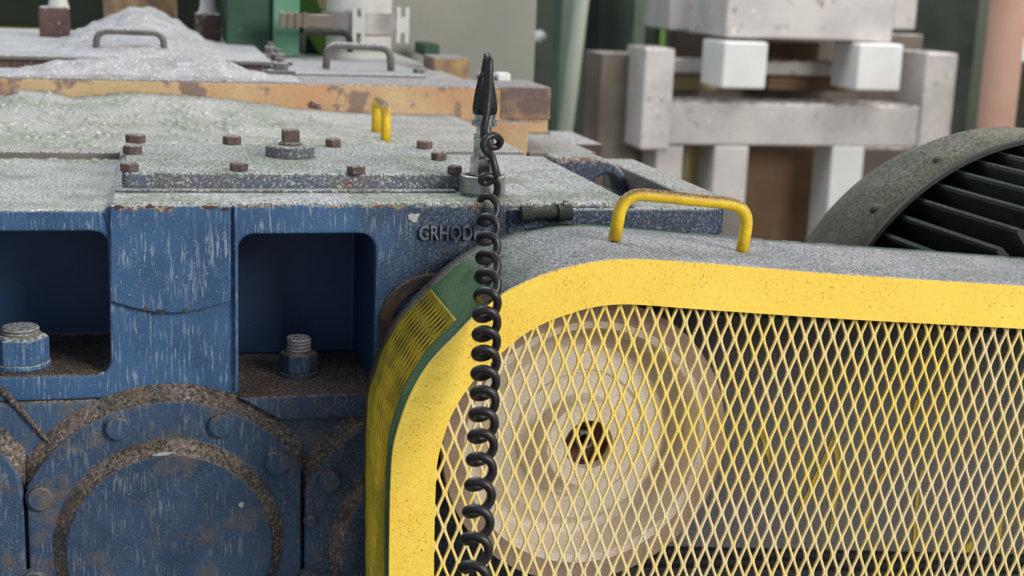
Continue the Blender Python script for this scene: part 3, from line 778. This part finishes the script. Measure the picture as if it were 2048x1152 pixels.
# ------------------------------------------------------------------ electric motor
YM0 = 1.03 - .9; s = mpp(YM0)
def circ(A, B, D):
    ax, az, bx, bz, dx, dz = A.x, A.z, B.x, B.z, D.x, D.z
    q = 2 * (ax * (bz - dz) + bx * (dz - az) + dx * (az - bz))
    ux = ((ax * ax + az * az) * (bz - dz) + (bx * bx + bz * bz) * (dz - az) + (dx * dx + dz * dz) * (az - bz)) / q
    uz = ((ax * ax + az * az) * (dx - bx) + (bx * bx + bz * bz) * (ax - dx) + (dx * dx + dz * dz) * (bx - ax)) / q
    return Vector((ux, A.y, uz)), math.hypot(ax - ux, az - uz)
cm, R0 = circ(PY(1749, 472, YM0), PY(1881, 350, YM0), PY(2048, 281, YM0))
mo = thing('electric_motor', 'dark dusty electric motor with cooling fins and a rounded sheet cowl', 'electric motor', (cm.x, YM0 + .0, 0))
bm = bmesh.new()
lathe(bm, [(R0 * .985, 0), (R0, 0), (R0, .060), (R0 * .995, .085), (R0 * .95, .115), (R0 * .80, .135), (0, .14), (0, .134), (R0 * .78, .13), (R0 * .93, .11), (R0 * .985, .08), (R0 * .985, 0)], cm, (0, 1, 0), 160)
fcw = obj('fan_cowl', bm, 'motor', mo, smooth=True)
bm = bmesh.new(); lathe(bm, [(R0 * .986, -.002), (R0 * 1.003, -.002), (R0 * 1.003, .003), (R0 * .986, .003), (R0 * .986, -.002)], cm, (0, 1, 0), 160)
obj('cowl_lip', bm, 'black', fcw)
for ang in (137, 118):
    t = R(ang); d = Vector((math.cos(t), 0, math.sin(t)))
    bm = bmesh.new(); lathe(bm, [(.005, 0), (.0045, .002), (.002, .0035), (0, .0038)], cm + d * R0 + Vector((0, .03, 0)), d, 16); obj('cowl_screw', bm, 'motor', fcw, smooth=True)
bm = bmesh.new(); lathe(bm, [(0, -.135), (R0 * .60, -.135), (R0 * .78, -.125), (R0 * .80, -.12), (R0 * .80, .06), (0, .06)], cm, (0, 1, 0), 96)
obj('motor_body', bm, 'fin', mo, smooth=False)
for k in range(30):
    t = R(18 + k * 5.9 - .6); d = Vector((math.cos(t), 0, math.sin(t))); e = Vector((-d.z, 0, d.x))
    bm = bmesh.new(); v = []
    for y in (-.140, .05):
        for rr, ww in ((.79, .0042), (.955, .0026), (.965, .0)):
            pass
        ring = [(.79, -.0042), (.955, -.0027), (.966, -.0012), (.966, .0012), (.955, .0027), (.79, .0042)]
        v.append([bm.verts.new(cm + d * R0 * rr + e * ww + Vector((0, y, 0))) for rr, ww in ring])
    for i in range(6): bm.faces.new((v[0][i], v[0][(i + 1) % 6], v[1][(i + 1) % 6], v[1][i]))
    bm.faces.new(v[0]); bm.faces.new(v[1]); bmesh.ops.recalc_face_normals(bm, faces=bm.faces[:])
    obj('cooling_fin', bm, 'fin', mo)
bm = bmesh.new(); box(bm, cm.x - .13, cm.x + .13, YM0 - .10, YM0 + .05, cm.z - R0 * 1.02, cm.z - R0 * .6); box(bm, cm.x - .2, cm.x + .2, YM0 - .11, YM0 + .2, 0, cm.z - R0 * 1.02)
obj('pedestal', bm, 'motor', mo, bevel=.004)

# ------------------------------------------------------------------ rear deck, beams and powder
z2 = z0 + .002
Yb = PZ(925, 229, z2).y                                 # beam front face
XS = PZ(1054, 306, z2).x                                # right edge of the deck slab
Ysf = PZ(1030, 303, z2).y
Yleft = PZ(100, 304, z2).y
dk = thing('deck_plate', 'grey powder-dusted deck plate behind the bolted cover, small yellow handle on it', 'steel plate', (XS - .3, (Ysf + Yb) / 2, z0))
bm = bmesh.new(); xd = PZ(925, 229, z2).x
YF = PZ(100, 304, z2).y; YF2 = max(Ycb + .003, YF)
prism(bm, [(XL, YF), (xa - .006, YF), (xa - .002, YF2), (xb, YF2), (xb + .01, Ysf), (XS, Ysf), (XS, Yb), (XL, Yb)], 'Z', z0 - .006, z2)
obj('plate', bm, 'slab', dk, bevel=.0015)
# small yellow handle end-on
a, b = PZ(752, 264, z2), PZ(771, 284, z2); s = mpp(a.y)
hh = 60 * s
xh = (a.x + b.x) / 2
bm = bmesh.new(); tube(bm, bent([a, a + Vector((0, 0, hh)), b + Vector((0, 0, hh)), b], .012, 8), 9 * s, 16)
obj('lifting_handle', bm, 'handle', dk, smooth=True)

# powder lying on the deck, banked against the beam
def hf(name, x0, x1, y0, y1, nx, ny, zf, mat):
    bm = bmesh.new(); g = [[bm.verts.new((x0 + (x1 - x0) * i / nx, y0 + (y1 - y0) * j / ny, 0)) for j in range(ny + 1)] for i in range(nx + 1)]
    for i in range(nx + 1):
        for j in range(ny + 1): v = g[i][j]; v.co.z = zf(v.co.x, v.co.y)
    for i in range(nx):
        for j in range(ny): bm.faces.new((g[i][j], g[i + 1][j], g[i + 1][j + 1], g[i][j + 1]))
    # skirt down so the heap has a body
    bd = [g[i][0] for i in range(nx + 1)] + [g[nx][j] for j in range(1, ny + 1)] + [g[i][ny] for i in range(nx - 1, -1, -1)] + [g[0][j] for j in range(ny - 1, 0, -1)]
    lo_ = [bm.verts.new((v.co.x, v.co.y, min(q.co.z for q in bd) - .0005)) for v in bd]
    for i in range(len(bd)): j = (i + 1) % len(bd); bm.faces.new((bd[j], bd[i], lo_[i], lo_[j]))
    bm.faces.new(lo_)
    return obj(name, bm, mat, smooth=True)
def tabz(tab, Y):
    return [(PY(x, y, Y).x, PY(x, y, Y).z) for x, y in tab]
def tab(T, x):
    if x <= T[0][0]: return T[0][1]
    for (a, b), (c_, d) in zip(T, T[1:]):
        if x <= c_:
            t = (x - a) / (c_ - a); t = t * t * (3 - 2 * t); return b + (d - b) * t
    return T[-1][1]
sil = tabz([(-300, 205), (0, 194), (50, 180), (100, 184), (150, 196), (200, 190), (250, 185), (370, 190), (440, 197), (520, 207), (600, 218), (720, 226), (800, 229)], Yb)
def fz(x, y):
    t = max(0, min(1, (y - YF2 - .012) / (Yb - YF2 - .012)))
    h = max(0, tab(sil, x) - z2) * t ** 2.2
    rough = max(0, min(1, (PY(900, 230, Yb).x - x) / .25))
    n_ = noise.fractal(Vector((x * 26, y * 16, 3)), 1, 2, 5) * .007 * math.sin(math.pi * min(1, t * 1.1)) ** .5 if 0 < t < .92 else 0
    m_ = noise.fractal(Vector((x * 150, y * 90, 9)), .8, 2, 4) * .0022
    fr_ = max(0, min(1, (y - YF + .014) / .05)); fr_ = fr_ * fr_ * (3 - 2 * fr_)
    return (zleft + (z2 - zleft + .0004) * fr_ if x < X215 else z2 + .0004) + h + max(-.0002, (n_ + m_) * rough)
xr_ = PZ(820, 290, z2).x
tag(hf('powder_layer', XL, xr_, YF - .014, Yb - .001, 420, 220, fz, 'powder_green'), 'thin uneven layer of pale powder over the deck plate, drifted against the ochre beam', 'powder', kind='stuff')

# ochre beam
zb = PY(500, 164, Yb).z; XB = PY(1099, 200, Yb).x
YBb = PZ(1040, 160, zb).y
bmo = boxbm(XL - .3, XB, Yb, YBb, z2 - .02, zb)
be = tag(obj('steel_beam', bmo, 'orange', None, bevel=.003), 'long ochre painted steel beam with brown rust patches across the rear of the deck', 'beam')
# rusted right end of the beam, a separate welded piece
p = PY(1000, 200, Yb)
bm = boxbm(p.x, XB + .0015, Yb - .0015, YBb - .001, z2 - .005, zb + .001)
o = obj('end_plate', bm, 'ochre_rust', be, bevel=.003)
for px, py in ((624, 209), (636, 214)):
    q = PY(px, py, Yb); bm = bmesh.new(); lathe(bm, [(.004, 0), (.0035, .0015), (0, .0025)], q, (0, -1, 0), 16); obj('rivet', bm, 'brown', be)
# lower ochre block
Ylb = Yb - .02
a = PY(1056, 275, Ylb); zlb = PY(1000, 244, Ylb).z; zp = PY(1056, 304, Ylb).z
tag(obj('steel_block', boxbm(XS + .001, a.x, Ylb, Yb - .002, zp - .2, zlb), 'orange', None, bevel=.002), 'short ochre block with a grey top beside the deck plate, right of the sensor', 'steel block')
bm = boxbm(X215, XS, YB - .002, Ylb - .003, z0 - .06, z0 - .0008); box(bm, XL, X215, YB - .002, Ylb - .003, z0 - .06, zleft - .0003)
obj('rear_top', bm, 'blue', gx)
# flat grey plate right of it
b = PZ(1110, 268, zp)
tag(obj('steel_plate', boxbm(a.x + .001, PZ(1190, 305, zp).x, Ylb - .004, b.y, zp - .02, zp), 'slab', None, bevel=.001), 'flat dusty grey plate behind the gearbox, right of the ochre block', 'steel plate')
a = PY(1150, 288, Yb + .25); b = PY(1204, 306, Yb + .25)
tag(obj('steel_block', boxbm(a.x, b.x, Yb + .25, Yb + .4, 0, a.z), 'brown', None, bevel=.001), 'stubby brown steel block behind the flat grey plate', 'steel block')

# tables behind the beam
zt1 = zb + .0
# rear deck carrying everything (top of machine)
Yd1 = PZ(300, 96, zb).y
mt = thing('rear_machine', 'large machine behind the gearbox, its dusty grey top carrying the hatches', 'machine', (XS - .4, YBb + .3, 0))
obj('top_plate', boxbm(XL - .6, PZ(940, 160, zb).x, YBb + .001, 1.42, z0 - .3, zb - .002), 'slab', mt)
obj('body', boxbm(XL - .6, XB - .01, .60, 1.42, 0, z0 - .301), 'brown', mt)
# hatch 1 (left), raised
Yh1 = YBb + .02; zA = PY(300, 118, Yh1).z; xE = PY(545, 126, Yh1).x
h1 = thing('hatch_cover', 'grey steel hatch cover at left, buried under a tall powder heap', 'hatch cover', (xE - .2, Yh1 + .1, zb), 'hatch covers on the machine top')
tE = mpp(Yh1)
obj('plate', boxbm(XL - .5, xE, Yh1, Yd1 + .2, zA - 7 * tE, zA), 'steel_grey', h1, bevel=.001)
obj('spacer', boxbm(XL - .5, xE - .012, Yh1 + .006, Yd1 + .19, zb - .002, zA - 7 * tE), 'brown', h1)
Yhd = PZ(200, 94, zA).y
Yhh = Yh1 + .065; a = PY(191, 104, Yhh); b = PY(329, 104, Yhh); a.z = b.z = zA
bm = bmesh.new(); tube(bm, bent([a, PY(194, 61, Yhh), PY(326, 66, Yhh), b], .014, 7), 6 * mpp(Yhh), 14)
hd = obj('lifting_handle', bm, 'steel_grey', h1, smooth=True)
sil1 = tabz([(-300, 100), (0, 94), (78, 93), (130, 76), (160, 58), (190, 44), (230, 27), (262, 15), (300, 15), (325, 26), (350, 38), (385, 62), (420, 84), (450, 96), (540, 108)], Yhd + .12)
def fz1(x, y):
    c0 = Yhd + .12; t = (y - c0) / (c0 - Yh1 if y < c0 else .14)
    h = max(0, tab(sil1, x) - zA) * max(0, 1 - abs(t) ** 1.25) 
    return zA + .0006 + h + (noise.fractal(Vector((x * 60, y * 60, 1)), 1, 2, 5) * .0028) * min(1, h * 60 + .15)
tag(hf('powder_heap', XL - .2, PY(540, 110, Yh1).x, Yh1 + .001, Yd1 + .18, 240, 70, fz1, 'powder'), 'tall pale powder heap burying the handle of the left hatch', 'powder heap', 'powder heaps on the machine', 'stuff')
sil2 = tabz([(-300, 148), (0, 143), (60, 133), (120, 121), (190, 117), (262, 115), (330, 121), (370, 112), (405, 107), (430, 113), (460, 126), (500, 142), (560, 152), (640, 158)], Yb + .05)
def fz2(x, y):
    y0, y1 = Yb + .001, Yh1 - .0015; t = (y - y0) / (y1 - y0)
    h = max(0, tab(sil2, x) - zb) * ((.15 + .85 * t / .38) if t < .38 else max(0, 1 - ((t - .38) / .42) ** 1.3))
    return zb + .0006 + h + (noise.fractal(Vector((x * 80, y * 80, 5)), 1, 2, 5) * .0016) * min(1, h * 90 + .2)
tag(hf('powder_heap', XL - .2, PY(600, 158, Yb).x, Yb + .001, Yh1 - .001, 260, 30, fz2, 'powder'), 'low pale powder heap lying along the top of the ochre beam', 'powder heap', 'powder heaps on the machine', 'stuff')
# hatch 2 (right)
Yh2 = YBb + .005; a = PY(592, 143, Yh2); b = PY(852, 157, Yh2); s = mpp(Yh2)
Yh2b = Yh2 + .30
h2 = thing('hatch_cover', 'grey steel hatch cover at the foot of the white pipe, two bent bar handles', 'hatch cover', ((a.x + b.x) / 2, Yh2 + .1, zb), 'hatch covers on the machine top')
z3 = PY(700, 149, Yh2).z
obj('plate', boxbm(a.x - .02, b.x, Yh2, Yh2b, zb - .002, z3), 'steel_grey', h2, bevel=.001)
Yq = PZ(716, 140, z3).y
bm = bmesh.new(); tube(bm, bent([PY(652, 137, Yq), PY(655, 90, Yq), PY(780, 96, Yq), PY(782, 141, Yq)], .017, 8), 7 * mpp(Yq), 14)
obj('lifting_handle', bm, 'steel_grey', h2, smooth=True)
Yq2 = Yh2 + .26
bm = bmesh.new(); tube(bm, bent([PY(604, 104, Yq2), PY(606, 62, Yq2), PY(700, 66, Yq2), PY(700, 104, Yq2)], .015, 8), 6 * mpp(Yq2), 14)
obj('lifting_handle', bm, 'fin', h2, smooth=True)
p = PZ(838, 146, z3); bm = bmesh.new(); hexa(bm, p, 12 * s, 10 * s); tube(bm, [p, p + Vector((0, 0, 13 * s))], 5 * s, 8); obj('bolt', bm, 'steel_grey', h2)
# clamp blocks between the hatches
for i, (px, py, r_) in enumerate([(561, 140, 15), (555, 122, 13), (541, 108, 12)]):
    p = PZ(px, py + 4, zb + .004); s_ = mpp(p.y)
    t = thing('clamp_nut', ['dusty clamp nut nearest the beam, between the two hatches', 'dusty clamp nut in the middle of three between the hatches', 'dusty clamp nut farthest back of three between the hatches'][i], 'nut', (p.x, p.y, zb), 'clamp nuts between the hatches')
    bm = bmesh.new(); box(bm, p.x - 24 * s_, p.x + 26 * s_, p.y - .012, p.y + .012, zb - .001, p.z + 4 * s_); obj('clamp_bar', bm, 'steel_grey', t, bevel=.001)
    bm = bmesh.new(); hexa(bm, p + Vector((0, 0, 4 * s_)), r_ * s_, 14 * s_, rot=i * .4); obj('hex_nut', bm, 'steel_grey', t, bevel=.0006)
    bm = bmesh.new(); tube(bm, [p + Vector((0, 0, 15 * s_)), p + Vector((0, 0, 26 * s_))], 6 * s_, 12); obj('stud_end', bm, 'steel_grey', t)
# white pipe with clamp band
Ypp = PZ(717, 118, z3).y + .03; s = mpp(Ypp); c0 = PY(717, 116, Ypp)
wp = thing('vent_pipe', 'off-white upright pipe with a grey clamp band on the right hatch', 'pipe', (c0.x, Ypp, z3))
bm = bmesh.new(); r_ = 62 * s
lathe(bm, [(r_ * .92, 0), (r_ * .92, 14 * s), (r_ * .98, 15 * s), (r_ * .98, 110 * s), (r_ * .98, 900 * s), (0, 900 * s)], (c0.x, Ypp, z3), seg=64); obj('pipe_wall', bm, 'white_pipe', wp, smooth=False)
bm = bmesh.new(); zc_ = PY(717, 68, Ypp - r_).z; zd_ = PY(717, 26, Ypp - r_).z
lathe(bm, [(r_, zc_), (r_ * 1.13, zc_), (r_ * 1.13, zd_), (r_, zd_)], (c0.x, Ypp, 0), seg=64)
cbn = obj('clamp_band', bm, 'band', wp)
bm = bmesh.new(); xq = PY(556, 34, Ypp).x
box(bm, xq, c0.x - r_ * .8, Ypp - r_ * .75, Ypp - r_ * .55, zc_ + .006, zd_ - .004)
for k in range(4): box(bm, xq + k * .010, xq + .005 + k * .010, Ypp - r_ * .80, Ypp - r_ * .5, zc_ + .004, zd_ - .002)
obj('clamp_arm', bm, 'taupe', cbn, bevel=.001)
for px in (717, 805):
    q = PY(px, 50, Ypp - r_ * 1.14 if px < 750 else Ypp - r_ * .3); s_ = mpp(q.y)
    bm = bmesh.new(); ww, hh_ = 12 * s_, 33 * s_
    box(bm, q.x - ww, q.x + ww, q.y - .004, q.y, q.z - hh_ * .45, q.z + hh_ * .45)
    for sx_ in (-1, 1):
        for sz_ in (-1, 1):
            box(bm, q.x + sx_ * ww * .68 - ww * .32, q.x + sx_ * ww * .68 + ww * .32, q.y - .004, q.y, q.z + (sz_ * hh_ * .45 if sz_ > 0 else -hh_), q.z + (hh_ if sz_ > 0 else -hh_ * .45))
    if px > 750: box(bm, c0.x + r_ * .5, q.x, q.y - .003, q.y + .003, q.z - .006, q.z + .006)
    obj('slotted_bracket', bm, 'white_pipe', cbn)
# posts and things standing on the machine top
def stand(name, label, cat, x0, y0, x1, y1, Y, dep_, mat, zlow, group=None, bev=.003, parent=None):
    a = PY(x0, (y0 + y1) / 2, Y); b = PY(x1, (y0 + y1) / 2, Y)
    zt_ = PY((x0 + x1) / 2, y0, Y).z; zb_ = zlow if zlow is not None else PY((x0 + x1) / 2, y1, Y).z
    o = obj(name, boxbm(a.x, b.x, Y, Y + dep_, zb_, zt_), mat, parent, bevel=bev)
    if not parent: tag(o, label, cat, group)
    return o
Yps = Yhd + .20
for i, (x0, y0, x1, y1) in enumerate([(78, 14, 136, 92), (391, 27, 442, 86)]):
    a = PY(x0, 50, Yps); b = PY(x1, 50, Yps)
    t = thing('spring_post', ['rusty brown square post at far left with a pale rod on top', 'rusty brown square post right of the powder heap'][i], 'post', ((a.x + b.x) / 2, Yps + .03, zA), 'square posts beside the powder heap')
    stand('post_block', '', '', x0, y0, x1, y1, Yps, .05, 'brown', zA, parent=t)
    q = PY((x0 + x1) / 2 + (10 if i == 0 else 0), y0, Yps + .025)
    bm = bmesh.new(); rr = 15 * mpp(Yps); lathe(bm, [(rr * 1.3, 0), (rr, .012), (rr * .8, .05), (rr * .8, .25), (0, .25)], (q.x, Yps + .025, q.z - .002), seg=24); obj('rod', bm, 'white_pipe', t, smooth=False)
Yop = Yps + .12; a = PY(280, 30, Yop); bm = bmesh.new(); rr = 66 * mpp(Yop)
lathe(bm, [(0, 0), (rr, 0), (rr, .5), (0, .5)], (a.x, Yop + rr, zA), seg=48)
tag(obj('feed_pipe', bm, 'ochre_rust', None, smooth=False), 'wide rusty ochre pipe rising behind the tall powder heap', 'pipe')
Yg = Yh2b + .06
stand('green_cabinet', 'dark green metal cabinet with a scuffed front, left of the white pipe', 'cabinet', 452, -160, 545, 98, Yg, .2, 'green', zb - .001)
stand('green_post', 'light jade green post between the dark cabinet and the lime brace', 'post', 546, -160, 600, 98, Yg - .01, .05, 'jade', zb - .001)
stand('green_locker', 'dark green locker seen behind the white pipe clamp', 'panel', 601, -160, 700, 98, Yg + .1, .05, 'green', zb - .001)
bm = bmesh.new(); q = [PY(x, y, Yg + .05) for x, y in ((560, -40), (640, -40), (680, 110), (655, 110))]
prism(bm, [(p.x, p.z) for p in [PY(540, -60, Yg + .06), PY(620, -60, Yg + .06), PY(690, 110, Yg + .06), PY(640, 110, Yg + .06)]], 'Y', Yg + .06, Yg + .08)
tag(obj('diagonal_brace', bm, 'lime', None), 'lime green slanting brace beside the white pipe', 'brace')
bm = bmesh.new(); prism(bm, [(p.x, p.z) for p in [PY(616, -60, Yg + .04), PY(656, -60, Yg + .04), PY(656, 18, Yg + .04), PY(640, 18, Yg + .04)]], 'Y', Yg + .035, Yg + .05)
tag(obj('cream_board', bm, 'cream', None), 'small cream board edge left of the white pipe top', 'board')
stand('ochre_block', 'worn ochre block behind the right corner of the right hatch', 'steel block', 868, 116, 940, 160, YBb + .16, .08, 'ochre_rust', zb - .1)
stand('end_cap', '', '', 995, 146, 1022, 166, YBb - .03, .02, 'white_block', zb - .001, parent=be)
stand('nut', '', '', 958, 146, 994, 168, YBb - .03, .02, 'steel_grey', zb - .001, bev=.006, parent=be)
Ygp = 1.45
stand('sheet_partition', 'large grey-green upright panel behind the white pipe', 'panel', 700, -300, 1066, 700, Ygp, .06, 'panel', 0)
stand('green_block', 'small dark green block at the foot of the grey-green panel', 'block', 846, 88, 880, 108, Ygp - .12, .08, 'green', PY(860, 112, Ygp - .12).z)

# ------------------------------------------------------------------ background hall, several metres back
stand('dark_partition', 'dark green partition far behind the powder heap', 'partition', -900, -420, 470, 800, 2.3, .06, 'deep', 0)
stand('yellow_rail', 'dull yellow horizontal rail on the dark partition at far left', 'rail', -900, 45, 79, 68, 2.22, .05, 'yellow_bar', None)
Yk = 3.6
stand('sage_post', 'sage green post between the grey-green panel and the leaning pole', 'post', 1092, -500, 1128, 2000, Yk + .4, .12, 'sage', 0)
stand('sage_post', 'dull green post right of the leaning pole, beside the taupe box', 'post', 1150, 150, 1200, 2000, Yk + .6, .12, 'sage', 0)
q = [PY(1150, -300, Yk), PY(1182, -300, Yk), PY(1150, 400, Yk), PY(1112, 400, Yk)]
bm = bmesh.new(); a_, b_ = PY(1182, -160, Yk), PY(1126, 300, Yk); c_ = b_ + (b_ - a_) * 3
tube(bm, [a_ + (a_ - b_) * .5, b_ + (b_ - a_) * ((b_.z - 0.0) / (a_.z - b_.z))], 15 * mpp(Yk), 20)
tag(obj('slanting_pole', bm, 'pale_sage', None, smooth=True), 'pale sage pole leaning slightly to one side between the green posts', 'pole')
stand('dark_cabinet', 'dark brown-black cabinet behind the leaning pole', 'cabinet', 1160, -400, 1270, 2000, Yk + 1.6, .2, 'deep', 0)
stand('pale_post', 'thin pale green post in front of the dark cabinet', 'post', 1226, -400, 1248, 2000, Yk + 1.4, .1, 'sage', 0)
stand('olive_locker', 'olive green locker behind the pale machine, upper left', 'locker', 1276, -400, 1345, 2000, Yk + 1.7, .2, 'lime', 0)
bm = bmesh.new(); p = PY(1079, 74, Yk + .6); bmesh.ops.create_icosphere(bm, subdivisions=3, radius=13 * mpp(Yk + .6), matrix=Matrix.Translation(p)); tube(bm, [p, p + Vector((0, .2, 0)), Vector((p.x, p.y + .2, 0))], .012, 8)
tag(obj('round_knob', bm, 'white_block', None, smooth=True), 'small round pale knob in the dark gap beside the panel', 'knob')
stand('side_box', 'taupe dusty box on the left of the pale machine frame', 'box', 1200, 108, 1286, 285, Yk + .15, .2, 'taupe', 0)
pm = thing('press_machine', 'pale dusty machine frame with thick posts and white feet, out of focus', 'machine', (PY(1600, 200, Yk).x, Yk + .3, 0))
def fr(name, x0, y0, x1, y1, dy, dp, mat, zlow=None): return stand(name, '', '', x0, y0, x1, y1, Yk + dy, dp, mat, zlow, parent=pm, bev=.008)
fr('upper_housing', 1462, -260, 1800, 80, -.05, .5, 'pale')
fr('housing_side', 1800, -260, 1846, 60, .1, .4, 'pale')
fr('foot_block', 1446, 84, 1534, 178, -.10, .2, 'white_block'); fr('foot_block', 1716, 88, 1804, 182, -.10, .2, 'white_block')
fr('left_post', 1286, 96, 1345, 300, -.02, .2, 'pale', None); fr('right_post', 1846, 106, 1908, 300, -.02, .2, 'pale', None)
fr('cross_beam', 1286, 208, 1900, 292, 0, .2, 'pale'); fr('cross_bar', 1345, 122, 1715, 150, .25, .15, 'pale')
fr('rear_bar', 1345, 150, 1846, 208, .5, .1, 'taupe'); fr('cream_strip', 1348, 152, 1436, 180, .35, .05, 'cream')
fr('rear_block', 1536, 84, 1640, 124, .45, .1, 'tan'); fr('rear_block', 1536, 152, 1700, 182, .30, .1, 'tan'); fr('upper_left_box', 1346, -200, 1446, 62, .3, .3, 'pale'); fr('rear_plate', 1346, 62, 1846, 122, .7, .1, 'taupe')
fr('frame_leg', 1308, 292, 1362, 480, 0, .15, 'pale', 0); fr('frame_leg', 1424, 292, 1492, 480, 0, .15, 'pale', 0); fr('frame_leg', 1658, 292, 1722, 480, 0, .15, 'white_block', 0)
fr('cream_leg', 1364, 292, 1406, 480, .2, .1, 'cream', 0); fr('lower_panel', 1490, 296, 1640, 480, .3, .1, 'tan', 0); fr('lower_panel', 1640, 296, 1900, 480, .5, .1, 'taupe', 0)
stand('grey_pole', 'pale grey-green pole right of the pale machine frame', 'pole', 1906, -500, 1934, 2000, Yk + .2, .1, 'pale_sage', 0)
stand('brown_column', 'dim brown column between the grey pole and salmon pipe', 'column', 1934, -500, 1976, 2000, Yk + .8, .2, 'taupe', 0)
a = PY(2008, 100, Yk - .2); bm = bmesh.new(); rr = 38 * mpp(Yk - .2); lathe(bm, [(0, 0), (rr, 0), (rr, a.z + 1.4), (0, a.z + 1.4)], (a.x, a.y, 0), seg=40)
tag(obj('salmon_pipe', bm, 'pink', None), 'faded salmon upright pipe at the upper right edge', 'pipe')
stand('white_box', 'small white box at the far right edge beside the salmon pipe', 'box', 2040, 78, 2110, 124, Yk + .25, .06, 'white_block', None)
stand('rear_cabinet', 'dull pinkish brown cabinet at the right edge behind the salmon pipe', 'cabinet', 2046, -400, 2230, 2000, Yk + .32, .3, 'taupe', 0)
